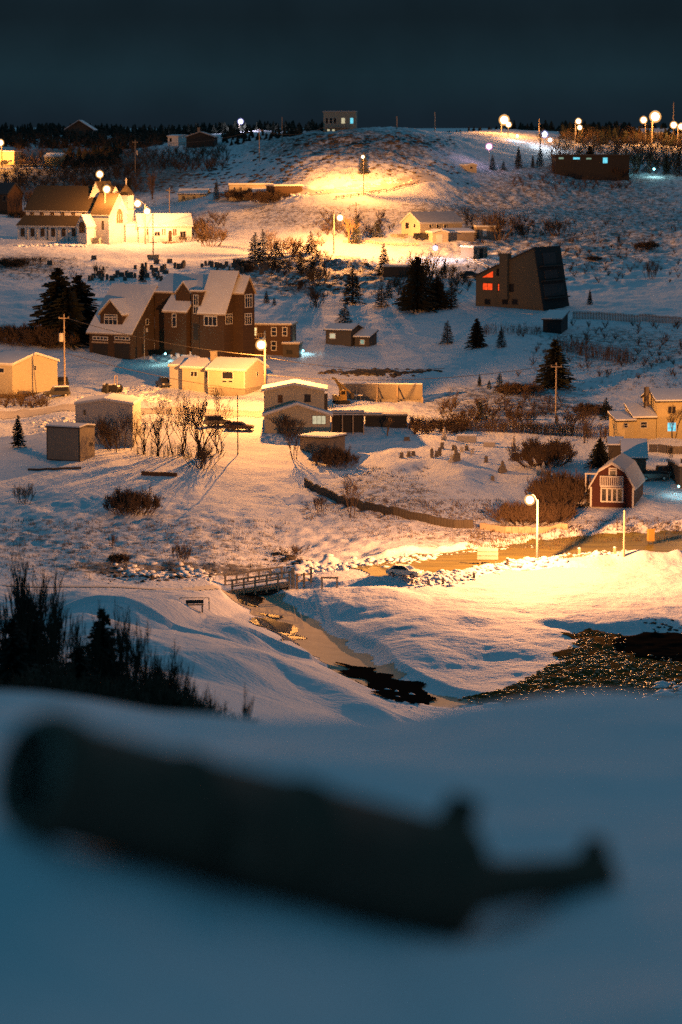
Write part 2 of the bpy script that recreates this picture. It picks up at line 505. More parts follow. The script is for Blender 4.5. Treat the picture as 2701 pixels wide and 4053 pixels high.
M_earth = mat('frozen_earth', (0.075, 0.055, 0.032), 0.95, 0.6, 0.9, 0.8)
M_iron = mat('rusted_iron', (0.125, 0.072, 0.048), 0.9, 0.35, 6, 0.3)
M_ironpale = mat('lichen_iron', (0.32, 0.30, 0.24), 0.8, 0.5, 9, 0.2)
M_rubber = mat('tyre_rubber', (0.025, 0.025, 0.026), 0.9, 0.1, 3)
M_wire = mat('power_cable', (0.10, 0.085, 0.07), 0.6, 0.1, 1)
M_water = mat('stream_water', (0.012, 0.010, 0.008), 0.14, 0.3, 1.6, 0.05, spec=0.45, stretch=(1, 0.4, 1))
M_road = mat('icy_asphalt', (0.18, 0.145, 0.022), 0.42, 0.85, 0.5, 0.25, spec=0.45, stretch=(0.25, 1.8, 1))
M_gravel = mat('beach_gravel', (0.12, 0.070, 0.022), 1.0, 0.95, 3.2, 1.0, spec=0.0, bscale=0.15)
M_yellowbox = mat('yellow_paint', (0.34, 0.21, 0.05), 0.5, 0.1, 2)
M_warm = glow('warm_window', (1.0, 0.72, 0.30), 1.1, 0.3)
M_redwin = glow('red_window', (1.0, 0.075, 0.012), 1.1, 0.35, 1.6)
M_teal = glow('teal_window', (0.18, 0.80, 1.0), 0.9, 0.5, 3)
M_paleteal = glow('pale_green_window', (0.55, 0.85, 0.62), 0.35, 0.4, 3)
M_pale = glow('pale_lit_window', (1.0, 0.88, 0.55), 0.55, 0.25, 2)
M_globe = glow('sodium_globe', (1.0, 0.74, 0.46), 14, 0.05)
M_globewhite = glow('white_globe', (0.80, 0.86, 1.0), 14, 0.05)


def frosted(name, col, strength, clear):  # half-clear glowing shell that paints a halo round a lamp bulb
    m = bpy.data.materials.new(name)
    m.use_nodes = True
    n = m.node_tree
    n.nodes.clear()
    o = n.nodes.new('ShaderNodeOutputMaterial')
    mx = n.nodes.new('ShaderNodeMixShader')
    t = n.nodes.new('ShaderNodeBsdfTransparent')
    e = n.nodes.new('ShaderNodeEmission')
    e.inputs['Color'].default_value = (*col, 1)
    e.inputs['Strength'].default_value = strength
    mx.inputs[0].default_value = 1 - clear
    n.links.new(t.outputs[0], mx.inputs[1])
    n.links.new(e.outputs[0], mx.inputs[2])
    n.links.new(mx.outputs[0], o.inputs[0])
    return m


M_halo = frosted('lamp_halo', (1.0, 0.50, 0.16), 1.5, 0.6)
M_halocool = frosted('cool_lamp_halo', (0.45, 0.42, 1.0), 0.9, 0.55)
M_halopink = frosted('pink_lamp_halo', (1.0, 0.35, 0.75), 0.9, 0.55)
M_globepink = glow('pink_globe', (1.0, 0.62, 0.85), 12, 0.05)
M_bulb = glow('small_bulb', (1.0, 0.8, 0.45), 10, 0.05)
M_bulbred = glow('red_bulb', (1.0, 0.25, 0.10), 8, 0.05)
M_bulbteal = glow('teal_bulb', (0.3, 0.9, 1.0), 7, 0.05)


def car_paint(name, col):
    m = mat(name, col, 0.35, 0.1, 3, spec=0.5)
    return m


# ground: snow with dead grass and heather showing through where the veg attribute says
m = mat('snow_ground', (0.76, 0.77, 0.80), 0.8, 0.05, 0.6, 0.0, spec=0.15)
n = m.node_tree
b = n.nodes['Principled BSDF']
mixs = next(q for q in n.nodes if q.type == 'MIX_RGB')
tc = next(q for q in n.nodes if q.type == 'TEX_COORD')
at = n.nodes.new('ShaderNodeAttribute')
at.attribute_name = 'veg'
n1 = n.nodes.new('ShaderNodeTexNoise')
n1.inputs['Scale'].default_value = 0.75
n1.inputs['Detail'].default_value = 8
n1.inputs['Roughness'].default_value = 0.72
n.links.new(tc.outputs['Object'], n1.inputs['Vector'])
ad = n.nodes.new('ShaderNodeMath')
ad.operation = 'MULTIPLY_ADD'
ad.inputs[1].default_value = 0.34
n.links.new(at.outputs['Fac'], ad.inputs[0])
n.links.new(n1.outputs['Fac'], ad.inputs[2])
mr = n.nodes.new('ShaderNodeMapRange')
mr.inputs['From Min'].default_value = 0.66
mr.inputs['From Max'].default_value = 0.82
mr.inputs['To Max'].default_value = 0.85
n.links.new(ad.outputs[0], mr.inputs[0])
n2 = n.nodes.new('ShaderNodeTexNoise')
n2.inputs['Scale'].default_value = 0.9
n.links.new(tc.outputs['Object'], n2.inputs['Vector'])
gm = n.nodes.new('ShaderNodeMixRGB')
gm.inputs[1].default_value = (0.13, 0.095, 0.06, 1)
gm.inputs[2].default_value = (0.06, 0.05, 0.04, 1)
n.links.new(n2.outputs['Fac'], gm.inputs[0])
mm = n.nodes.new('ShaderNodeMixRGB')
n.links.new(mr.outputs[0], mm.inputs[0])
n.links.new(mixs.outputs[0], mm.inputs[1])
n.links.new(gm.outputs[0], mm.inputs[2])
n.links.new(mm.outputs[0], b.inputs['Base Color'])
n3 = n.nodes.new('ShaderNodeTexNoise')
n3.inputs['Scale'].default_value = 1.4
n3.inputs['Detail'].default_value = 6
n.links.new(tc.outputs['Object'], n3.inputs['Vector'])
bp = n.nodes.new('ShaderNodeBump')
bp.inputs['Strength'].default_value = 0.5
bp.inputs['Distance'].default_value = 0.34
n.links.new(n3.outputs['Fac'], bp.inputs['Height'])
n.links.new(bp.outputs[0], b.inputs['Normal'])
M_ground = m

g_me = np_mesh('ground', t_verts, t_faces)
a_ = g_me.attributes.new('veg', 'FLOAT', 'POINT')
a_.data.foreach_set('value', veg.astype(np.float32).ravel())
g_me.materials.append(M_ground)
ground = bpy.data.objects.new('ground', g_me)
ground['kind'] = 'structure'
COL.objects.link(ground)


# ------------------------------------------------------------------ mesh builder
class MB:
    def __init__(s):
        s.v, s.f = [], []

    def add(s, vs, fs):
        o = len(s.v)
        s.v += [tuple(p) for p in vs]
        s.f += [tuple(i + o for i in q) for q in fs]
        return s

    def box(s, x0, y0, z0, x1, y1, z1):
        vs = [(x, y, z) for z in (z0, z1) for x, y in ((x0, y0), (x1, y0), (x1, y1), (x0, y1))]
        return s.add(vs, [(3, 2, 1, 0), (4, 5, 6, 7), (0, 1, 5, 4), (1, 2, 6, 5), (2, 3, 7, 6), (3, 0, 4, 7)])

    def bar(s, p, q, w, h=None):
        """square bar from p to q"""
        h = h or w
        p, q = Vector(p), Vector(q)
        d = (q - p).normalized()
        up = Vector((0, 0, 1)) if abs(d.z) < 0.95 else Vector((1, 0, 0))
        a = d.cross(up).normalized() * w / 2
        c = a.cross(d).normalized() * h / 2
        vs = [e + k * a + l * c for e in (p, q) for k, l in ((-1, -1), (1, -1), (1, 1), (-1, 1))]
        return s.add(vs, [(0, 1, 2, 3), (7, 6, 5, 4), (0, 4, 5, 1), (1, 5, 6, 2), (2, 6, 7, 3), (3, 7, 4, 0)])

    def ext(s, poly, axis, a0, a1):
        k = len(poly)
        def P(p, a):
            return {'x': (a, p[0], p[1]), 'y': (p[0], a, p[1]), 'z': (p[0], p[1], a)}[axis]
        vs = [P(p, a0) for p in poly] + [P(p, a1) for p in poly]
        fs = [tuple(range(k)), tuple(range(2 * k - 1, k - 1, -1))]
        fs += [(i, i + k, (i + 1) % k + k, (i + 1) % k) for i in range(k)]
        return s.add(vs, fs)

    def tube(s, p, q, r0, r1, n=6, cap=True):
        p, q = Vector(p), Vector(q)
        d = (q - p).normalized()
        up = Vector((0, 0, 1)) if abs(d.z) < 0.95 else Vector((1, 0, 0))
        a = d.cross(up).normalized()
        c = a.cross(d)
        vs = [e + r * (math.cos(2 * math.pi * i / n) * a + math.sin(2 * math.pi * i / n) * c) for e, r in ((p, r0), (q, r1)) for i in range(n)]
        fs = [(i, (i + 1) % n, (i + 1) % n + n, i + n) for i in range(n)]
        if cap:
            fs += [tuple(range(n - 1, -1, -1)), tuple(range(n, 2 * n))]
        return s.add(vs, fs)

    def lathe(s, prof, n=24, mtx=None):
        """profile of (axial, radius) about local x"""
        vs, fs = [], []
        for a, r in prof:
            for i in range(n):
                t = 2 * math.pi * i / n
                vs.append(Vector((a, r * math.cos(t), r * math.sin(t))))
        for j in range(len(prof) - 1):
            for i in range(n):
                fs.append((j * n + i, j * n + (i + 1) % n, (j + 1) * n + (i + 1) % n, (j + 1) * n + i))
        fs += [tuple(range(n - 1, -1, -1)), tuple(range((len(prof) - 1) * n, len(prof) * n))]
        if mtx:
            vs = [mtx @ p for p in vs]
        return s.add(vs, fs)

    def ball(s, c, r, n=10, sq=(1, 1, 1)):
        c = Vector(c)
        vs, fs = [c + Vector((0, 0, r * sq[2]))], []
        m_ = n // 2
        for j in range(1, m_):
            ph = math.pi * j / m_
            for i in range(n):
                t = 2 * math.pi * i / n
                vs.append(c + Vector((r * sq[0] * math.sin(ph) * math.cos(t), r * sq[1] * math.sin(ph) * math.sin(t), r * sq[2] * math.cos(ph))))
        vs.append(c - Vector((0, 0, r * sq[2])))
        for i in range(n):
            fs.append((0, 1 + i, 1 + (i + 1) % n))
        for j in range(m_ - 2):
            for i in range(n):
                fs.append((1 + j * n + i, 1 + (j + 1) * n + i, 1 + (j + 1) * n + (i + 1) % n, 1 + j * n + (i + 1) % n))
        o = 1 + (m_ - 2) * n
        for i in range(n):
            fs.append((o + i, len(vs) - 1, o + (i + 1) % n))
        return s.add(vs, fs)

    def mesh(s, name, m, recalc=True, smooth=False):
        me = bpy.data.meshes.new(name)
        me.from_pydata(s.v, [], s.f)
        if recalc:
            bm = bmesh.new()
            bm.from_mesh(me)
            bmesh.ops.recalc_face_normals(bm, faces=bm.faces)
            bm.to_mesh(me)
            bm.free()
        if smooth:
            for p in me.polygons:
                p.use_smooth = True
        me.materials.append(m)
        return me

    def build(s, name, m, parent=None, recalc=True, smooth=False):
        o = bpy.data.objects.new(name, s.mesh(name, m, recalc, smooth))
        COL.objects.link(o)
        if parent:
            o.parent = parent
        return o


def tag(o, label=None, cat=None, group=None, kind=None):
    for k, v in (('label', label), ('category', cat), ('group', group), ('kind', kind)):
        if v:
            o[k] = v
    return o


def thing(name, label, cat, loc=(0, 0, 0), yaw=0.0, group=None):
    o = bpy.data.objects.new(name, None)
    o.empty_display_size = 0.3
    COL.objects.link(o)
    o.location = loc
    o.rotation_euler = (0, 0, yaw)
    return tag(o, label, cat, group)


def child(name, me, parent, scale=None, loc=None, rot=None):
    o = bpy.data.objects.new(name, me)
    COL.objects.link(o)
    o.parent = parent
    if scale is not None:
        o.scale = scale if hasattr(scale, '__len__') else (scale,) * 3
    if loc is not None:
        o.location = loc
    if rot is not None:
        o.rotation_euler = rot
    return o


# ------------------------------------------------------------------ draped sheets
def sheet(name, poly_px, m, kind='structure', lift=0.07, step=0.6, jag=0.8, seed=3, label=None, cat=None, out_pts=None):
    pts = out_pts or [tuple(place(*p, 100)[:2]) for p in poly_px]
    xs, ys = [p[0] for p in pts], [p[1] for p in pts]
    gx = np.arange(min(xs) - 2, max(xs) + 2, step)
    gy_ = np.arange(min(ys) - 2, max(ys) + 2, step)
    X, Y = np.meshgrid(gx, gy_)
    ins = in_poly(X + jag * 2 * vnoise(X, Y, 2.3, seed), Y + jag * 2 * vnoise(X, Y, 2.3, seed + 1), pts)
    Z = height(X, Y) + lift
    idx = np.full(X.shape, -1)
    keep = ins
    idx[keep] = np.arange(keep.sum())
    c = keep[:-1, :-1] & keep[:-1, 1:] & keep[1:, 1:] & keep[1:, :-1]
    fs = np.stack([idx[:-1, :-1][c], idx[:-1, 1:][c], idx[1:, 1:][c], idx[1:, :-1][c]], -1)
    me = np_mesh(name, np.stack([X[keep], Y[keep], Z[keep]], -1), fs)
    me.materials.append(m)
    o = bpy.data.objects.new(name, me)
    COL.objects.link(o)
    return tag(o, label, cat, None, kind)


def strip_poly(line_px, w):
    """px polyline -> world ribbon outline as px-free polygon"""
    pts = [Vector((*p, 0)) for p in poly_w(line_px)]
    L, Rr = [], []
    for i, p in enumerate(pts):
        d = (pts[min(i + 1, len(pts) - 1)] - pts[max(i - 1, 0)]).normalized()
        nrm = Vector((-d.y, d.x, 0))
        L.append(p + nrm * w)
        Rr.append(p - nrm * w)
    return [(p.x, p.y) for p in L + Rr[::-1]]


def ribbon(name, line_px, w, m, **k):
    return sheet(name, None, m, out_pts=strip_poly(line_px, w), **k)


road_line = [(2900, 2140), (2600, 2158), (2300, 2172), (2000, 2198), (1760, 2226), (1560, 2256), (1420, 2268)]
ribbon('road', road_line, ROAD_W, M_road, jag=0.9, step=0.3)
ribbon('street', [(-100, 1640), (300, 1615), (620, 1625), (900, 1640), (1060, 1640), (1300, 1600)], 3.2, mat('packed_snow_street', (0.55, 0.50, 0.43), 0.6, 0.3, 0.5, 0.3), jag=0.8)
ribbon('hill_road', [(860, 800), (1050, 785), (1250, 768), (1440, 752), (1600, 728), (1720, 702)], 3.4, mat('packed_snow_road', (0.58, 0.53, 0.46), 0.6, 0.25, 0.5, 0.3), jag=0.8)
ribbon('path', [(0, 2318), (400, 2325), (700, 2338), (900, 2325)], 1.3, mat('trodden_snow', (0.55, 0.52, 0.48), 0.7, 0.25, 0.8, 0.3), jag=0.5)
sheet('gravel_beach', BEACH, M_gravel, jag=1.6, step=0.22, lift=0.10)
sheet('pond', POND, mat('pond_water', (0.008, 0.007, 0.006), 0.6, 0.2, 0.6, 0.0, spec=0.0), jag=1.3, step=0.2, lift=0.20)
ribbon('stream_ice', STREAM_PX, 3.4, mat('grey_ice', (0.42, 0.36, 0.27), 0.75, 0.25, 0.5, 0.1, spec=0.1), jag=1.0, step=0.3, lift=0.05)
sheet('stream', [(950, 2360), (1010, 2352), (1050, 2385), (1010, 2408), (960, 2395)], M_water, jag=0.6, step=0.2, lift=.11)
sheet('stream_pool', [(1000, 2440), (1060, 2430), (1115, 2440), (1130, 2470), (1220, 2528), (1130, 2545), (1080, 2500), (1020, 2475)], M_water, jag=1.2, step=0.2, lift=.11)
sheet('stream_outlet', [(1310, 2622), (1400, 2640), (1470, 2668), (1560, 2690), (1650, 2715), (1720, 2745), (1740, 2790), (1660, 2800), (1540, 2775), (1450, 2720), (1380, 2670)], MATS['pond_water'], jag=1.4, step=0.25, lift=.2)

# ------------------------------------------------------------------ plants (shared meshes, unit height)
def spruce_mesh(seed, levels=24, nb=8, spread=0.27, ragged=0.25):
    r = random.Random(seed)
    t, c = MB(), MB()
    t.tube((0, 0, -0.08), (0, 0, 0.96), 0.017, 0.003, 6)
    for i in range(levels):
        z = 0.05 + 0.93 * (i / levels) ** 0.92
        rad = spread * (1.0 - z) ** 0.8 + 0.012
        for k in range(nb if z < 0.8 else nb - 3):
            a = 2 * math.pi * (k + r.random()) / nb + i
            L = rad * (1 + ragged * (r.random() * 2 - 1.2))
            ca, sa = math.cos(a), math.sin(a)
            droop = r.uniform(0.10, 0.34)
            prev = Vector((0, 0, z))
            for j in range(3):
                q = (j + 1) / 3
                nx = Vector((ca * L * q, sa * L * q, z - droop * L * q * q + 0.02 * q))
                w = (0.036 - 0.009 * j) * r.uniform(0.7, 1.3)
                side = Vector((-sa, ca, r.uniform(-0.5, 0.5))).normalized() * w
                c.add([prev - side * 0.7, nx - side * 0.5, nx + side * 0.5, prev + side * 0.7], [(0, 1, 2, 3)])
                hang = Vector((r.uniform(-.012, .012), r.uniform(-.012, .012), -r.uniform(0.014, 0.035)))
                c.add([prev, nx, nx + hang * 0.6, prev + hang], [(0, 1, 2, 3)])
                prev = nx
    return t.mesh('spruce_trunk', M_bark), c.mesh('spruce_crown', M_needle, recalc=False)


def twig_tree(seed, depth, kids, spread, trunk=0.28, r0=0.022, ratio=0.70, upw=0.25, stems=1, tilt=0.0, thin=0.0016):
    """bare branching tree or shrub; returns (stem mesh builder, twig mesh builder) scaled to unit height"""
    r = random.Random(seed)
    A, B = MB(), MB()

    def grow(p, d, L, rad, lev):
        q = p + d * L * 0.5
        d2 = (d + Vector((r.uniform(-1, 1), r.uniform(-1, 1), r.uniform(-.3, .5))) * 0.16).normalized()
        e = q + d2 * L * 0.5
        tgt = A if lev <= 1 else B
        nn = 5 if lev == 0 else 3
        tgt.tube(p, q, rad, rad * 0.85, nn, False)
        tgt.tube(q, e, rad * 0.85, rad * 0.68, nn, False)
        if lev >= depth:
            return
        for k in range(r.randint(kids[0], kids[1])):
            dv = Vector((r.uniform(-1, 1), r.uniform(-1, 1), r.uniform(-0.2, 0.8)))
            nd = (d2 + dv.normalized() * spread + Vector((0, 0, upw))).normalized()
            grow(p.lerp(e, r.uniform(0.45, 1.0)) if k else e, nd, L * ratio * r.uniform(0.75, 1.2), max(rad * 0.58, thin), lev + 1)

    for k in range(stems):
        a = r.uniform(0, 6.28)
        rr = r.uniform(0, tilt * 0.35)
        d = Vector((math.cos(a) * tilt * r.random(), math.sin(a) * tilt * r.random(), 1)).normalized()
        grow(Vector((math.cos(a) * rr, math.sin(a) * rr, -0.03)), d, trunk * r.uniform(0.8, 1.2), r0 * (1 if stems == 1 else r.uniform(0.6, 1)), 0)
    top = max(p[2] for p in A.v + B.v)
    for M in (A, B):
        M.v = [(p[0] / top, p[1] / top, p[2] / top) for p in M.v]
    return A, B


def tree_pair(name, AB, m1, m2):
    return AB[0].mesh(name + '_stems', m1, False), AB[1].mesh(name + '_twigs', m2, False)


SPR = [spruce_mesh(11), spruce_mesh(12, 22, 7, 0.30), spruce_mesh(13, 28, 8, 0.22), spruce_mesh(14, 20, 8, 0.36, 0.35)]
SPR_BIG = [spruce_mesh(15, 44, 11, 0.33, 0.4), spruce_mesh(16, 40, 10, 0.28, 0.35)]
BARE = [tree_pair('tree', twig_tree(s, 5, (3, 4), 0.75), M_bark, M_twig) for s in (21, 22)]
BARE_PALE = [tree_pair('tree', twig_tree(s, 5, (3, 4), 0.85, upw=0.15), M_twigpale, M_twigpale) for s in (24, 25)]
MULTI = [tree_pair('tree', twig_tree(s, 4, (3, 4), 0.55, trunk=0.34, stems=4, tilt=0.35, r0=0.016), M_bark, M_twig) for s in (27, 28, 29)]
SHRUB = [tree_pair('shrub', twig_tree(s, 3, (3, 5), 0.6, trunk=0.36, stems=16, tilt=1.0, r0=0.014, ratio=0.66, thin=0.003), M_twig, M_twig) for s in (31, 32, 33)]
SHRUB_PALE = [tree_pair('shrub', twig_tree(s, 3, (3, 5), 0.6, trunk=0.36, stems=16, tilt=1.0, r0=0.014, ratio=0.66, thin=0.003), M_twigpale, M_twigpale) for s in (34, 35)]
DENSE = [tree_pair('bush', twig_tree(s, 3, (4, 5), 0.8, trunk=0.26, stems=110, tilt=2.4, r0=0.011, ratio=0.68, thin=0.0045, upw=.10), M_twig, M_twig) for s in (41, 42)]
YARD = [tree_pair('tree', twig_tree(s, 6, (2, 3), 0.62, trunk=0.22, stems=3, tilt=0.45, r0=0.016, ratio=.80, upw=.16, thin=.0014), M_yard, M_yard) for s in (51, 52)]
NEARM = [tree_pair('tree', twig_tree(s, 4, (3, 4), 0.5, trunk=0.30, stems=5, tilt=0.35, r0=0.014, upw=.45, thin=.0024), M_yard, M_yard) for s in (53, 54)]
REED = [tree_pair('shoots', twig_tree(s, 2, (3, 4), 0.3, trunk=0.5, stems=60, tilt=.7, r0=0.007, ratio=.6, upw=.8, thin=.003), M_yard, M_yard) for s in (55, 56)]
_ctr = random.Random(5)


def plant(kind, px, py, hpx, label, wscale=1.0, d=None, group=None, cat=None, name=None):
    pos = ground_at(px, d) if d else place(px, py)
    h = hpx * pos.y / F
    pool, nm, ct, parts = {'spruce': (SPR, 'spruce_tree', 'spruce', ('trunk', 'crown')), 'big': (SPR_BIG, 'spruce_tree', 'spruce', ('trunk', 'crown')),
                           'bare': (BARE, 'bare_tree', 'tree', ('trunk', 'branches')), 'pale': (BARE_PALE, 'bare_tree', 'tree', ('trunk', 'branches')),
                           'multi': (MULTI, 'bare_tree', 'tree', ('trunk', 'branches')), 'shrub': (SHRUB, 'bare_shrub', 'shrub', ('stems', 'twigs')),
                           'shrubpale': (SHRUB_PALE, 'bare_shrub', 'shrub', ('stems', 'twigs')), 'yard': (YARD, 'bare_tree', 'tree', ('trunk', 'branches')), 'nearm': (NEARM, 'bare_tree', 'sapling', ('trunk', 'branches')), 'reed': (REED, 'bare_shoots', 'shrub', ('stems', 'twigs')),
                           'dense': (DENSE, 'twiggy_bush', 'bush', ('stems', 'twigs'))}[kind]
    t = thing(name or nm, label, cat or ct, pos, _ctr.uniform(0, 6.28), group)
    v = _ctr.choice(pool)
    k = h * wscale * (.62 if kind == 'dense' else 1)
    child(parts[0], v[0], t, (k, k, h))
    child(parts[1], v[1], t, (k, k, h))
    return t


# ------------------------------------------------------------------ buildings
class Frame:
    """a building's root: local x along the front, local y into the depth"""

    def __init__(s, name, label, cat, px, py, yaw, group=None, d=None, drop=0.0):
        s.pos = place(px, py) if d is None else at_depth(px, py, d)
        s.yaw = R(yaw)
        s.root = thing(name, label, cat, s.pos, s.yaw, group)
        s.k = s.pos.y / F
        s.M = Matrix.Translation(s.pos) @ Matrix.Rotation(s.yaw, 4, 'Z')
        s.I = s.M.inverted()

    def _hit(s, px, py, axis, val):
        o = s.I @ Vector((0, 0, 0))
        d = s.I.to_3x3() @ ray(px, py)
        t = (val - o[axis]) / d[axis]
        return o + d * t

    def fr(s, px, py, y=0.0):
        p = s._hit(px, py, 1, y)
        return p.x, p.z

    def sd(s, px, py, x=0.0):
        p = s._hit(px, py, 0, x)
        return p.y, p.z

    def fx(s, px, y=0.0, py=None):
        py = py or project(*s.pos)[1]
        return s.fr(px, py, y)[0]


def solid(parent, name, m, fn, **k):
    b_ = MB()
    fn(b_)
    return b_.build(name, m, parent, **k)


def block(fr, x0, x1, y0, D, H, rise, kind, wall, roof=None, fascia=None, ov=0.4, base=2.5, snow_t=0.22, snow=True, z0=0.0, part='wall', gable=None):
    """one volume: walls down into the ground, roof slab with fascia, snow lying on it"""
    roof = roof or M_roofsnow
    fascia = fascia or M_trim
    y1 = y0 + D
    xm, ym = (x0 + x1) / 2, (y0 + y1) / 2
    if kind == 'gx':
        top = [(y0, H), (ym, H + rise), (y1, H)]
    elif kind == 'gy':
        top = [(x0, H), (xm, H + rise), (x1, H)]
    elif kind == 'sf':      # single pitch rising to the back
        top = [(y0, H), (y1, H + rise)]
    elif kind == 'sx':      # single pitch rising along x
        top = [(x0, H), (x1, H + rise)]
    elif kind == 'gambrel':
        w = x1 - x0
        top = [(x0, H), (x0 + 0.20 * w, H + rise * 0.66), (xm, H + rise), (x1 - 0.20 * w, H + rise * 0.66), (x1, H)]
    else:
        top = [(y0, H), (y1, H)]
    alongx = kind in ('gx', 'sf', 'flat')
    ax = 'x' if alongx else 'y'
    a0, a1 = (x0, x1) if alongx else (y0, y1)
    b0, b1 = (y0, y1) if alongx else (x0, x1)
    poly = [(b0, -base + z0)] + top + [(b1, -base + z0)]
    w_ = solid(fr.root, part, wall, lambda q: q.ext(poly, ax, a0, a1))

    def ends(tp, o):
        (p0, z0_), (p1, z1_) = tp[0], tp[1]
        L = math.hypot(p1 - p0, z1_ - z0_)
        s_ = (p0 - (p1 - p0) / L * o, z0_ - (z1_ - z0_) / L * o)
        (p0, z0_), (p1, z1_) = tp[-1], tp[-2]
        L = math.hypot(p1 - p0, z1_ - z0_)
        e_ = (p0 - (p1 - p0) / L * o, z0_ - (z1_ - z0_) / L * o)
        return [s_] + tp[1:-1] + [e_]

    def band(tp, lo, hi):
        return [(p, z + lo) for p, z in tp] + [(p, z + hi) for p, z in tp[::-1]]
    t1 = ends(top, ov)
    rf = solid(fr.root, 'roof', fascia, lambda q: q.ext(band(t1, 0.01, 0.20), ax, a0 - ov, a1 + ov))
    if snow:
        t2 = ends(top, ov - 0.06)
        s_ = solid(rf, 'roof_snow' if roof in (M_roofsnow, M_thinsnow) else 'shingles', roof, lambda q: q.ext(band(t2, 0.203, 0.203 + snow_t), ax, a0 - ov + 0.05, a1 + ov - 0.05))
    return w_


def fmap(face, off):
    if face == 'F':
        return lambda a, z, n: (a, off - n, z)
    if face == 'R':
        return lambda a, z, n: (off + n, a, z)
    return lambda a, z, n: (off - n, a, z)


def win(fr, face, off, a0, z0, a1, z1, nx=1, ny=1, frame=None, pane=None, fw=0.10, name='window', arch=False, parent=None, split=None):
    """frame proud of the wall with mullions, pane a few cm behind it"""
    frame, pane = frame or M_trim, pane or M_glass
    if a1 < a0:
        a0, a1 = a1, a0
    if z1 < z0:
        z0, z1 = z1, z0
    mp = fmap(face, off)
    par = parent or fr.root

    def bx(M, u0, v0, u1, v1, n0, n1):
        vs = [mp(u, v, n_) for n_ in (n0, n1) for u, v in ((u0, v0), (u1, v0), (u1, v1), (u0, v1))]
        M.add(vs, [(3, 2, 1, 0), (4, 5, 6, 7), (0, 1, 5, 4), (1, 2, 6, 5), (2, 3, 7, 6), (3, 0, 4, 7)])
    f_, p_ = MB(), MB()
    if arch:
        w = (a1 - a0) / 2
        def pol(e):
            am = (a0 + a1) / 2
            ww = w + e
            zs = z1 - 1.5 * w
            pts = [(am - ww, z0 - e), (am + ww, z0 - e), (am + ww, zs)]
            for t in np.linspace(0.1, 1, 7):
                pts.append((am + ww * math.cos(t * math.pi / 2) ** 0.8, zs + (1.5 * w + e) * math.sin(t * math.pi / 2)))
            for t in np.linspace(1, 0, 8)[1:]:
                pts.append((am - ww * math.cos(t * math.pi / 2) ** 0.8, zs + (1.5 * w + e) * math.sin(t * math.pi / 2)))
            return pts
        for M_, e, n0, n1 in ((f_, fw, 0.0, 0.05), (p_, 0.0, 0.052, 0.07)):
            P_ = pol(e)
            k = len(P_)
            vs = [mp(u, v, n0) for u, v in P_] + [mp(u, v, n1) for u, v in P_]
            M_.add(vs, [tuple(range(k)), tuple(range(2 * k - 1, k - 1, -1))] + [(i, i + k, (i + 1) % k + k, (i + 1) % k) for i in range(k)])
        for i in range(1, nx):
            u = a0 + (a1 - a0) * i / nx
            bx(f_, u - fw * .3, z0, u + fw * .3, z1 - 0.9 * w, 0.05, 0.09)
    else:
        bx(f_, a0 - fw, z0 - fw, a1 + fw, z0, 0, 0.06)
        bx(f_, a0 - fw, z1, a1 + fw, z1 + fw, 0, 0.06)
        bx(f_, a0 - fw, z0, a0, z1, 0, 0.06)
        bx(f_, a1, z0, a1 + fw, z1, 0, 0.06)
        for i in range(1, nx):
            u = a0 + (a1 - a0) * i / nx
            bx(f_, u - fw * .4, z0, u + fw * .4, z1, 0, 0.05)
        for i in range(1, ny):
            v = z0 + (z1 - z0) * i / ny
            bx(f_, a0, v - fw * .4, a1, v + fw * .4, 0, 0.052)
        if split:
            v = z0 + (z1 - z0) * split
            bx(f_, a0, v - fw * .4, a1, v + fw * .4, 0, 0.053)
        bx(p_, a0 - .02, z0 - .02, a1 + .02, z1 + .02, 0.004, 0.02)
    o = f_.build(name, frame, par)
    p_.build('pane', pane, o)
    return o


def fwin(fr, x0, y0, x1, y1, y=0.0, **k):
    a0, z1 = fr.fr(x0, y0, y)
    a1, z0 = fr.fr(x1, y1, y)
    return win(fr, 'F', y, a0, z0, a1, z1, **k)


def swin(fr, face, x0, y0, x1, y1, x=0.0, **k):
    xm, ym = (x0 + x1) / 2, (y0 + y1) / 2
    a0, _ = fr.sd(x0, ym, x)
    a1, _ = fr.sd(x1, ym, x)
    _, z1 = fr.sd(xm, y0, x)
    _, z0 = fr.sd(xm, y1, x)
    return win(fr, face, x, a0, z0, a1, z1, **k)


def panel(fr, face, off, a0, z0, a1, z1, name, m, n=0.05):
    mp = fmap(face, off)
    def f(M):
        vs = [mp(u, v, q) for q in (0.0, n) for u, v in ((a0, z0), (a1, z0), (a1, z1), (a0, z1))]
        M.add(vs, [(3, 2, 1, 0), (4, 5, 6, 7), (0, 1, 5, 4), (1, 2, 6, 5), (2, 3, 7, 6), (3, 0, 4, 7)])
    return solid(fr.root, name, m, f)


def fpanel(fr, x0, y0, x1, y1, name, m, y=0.0, n=0.05):
    a0, z1 = fr.fr(x0, y0, y)
    a1, z0 = fr.fr(x1, y1, y)
    return panel(fr, 'F', y, a0, z0, a1, z1, name, m, n)


def chimney(fr, x, y, z0, z1, w=0.6, m=None):
    return solid(fr.root, 'chimney', m or M_conc, lambda q: q.box(x - w / 2, y - w / 2, z0, x + w / 2, y + w / 2, z1).box(x - w * .6, y - w * .6, z1 + .003, x + w * .6, y + w * .6, z1 + 0.15))


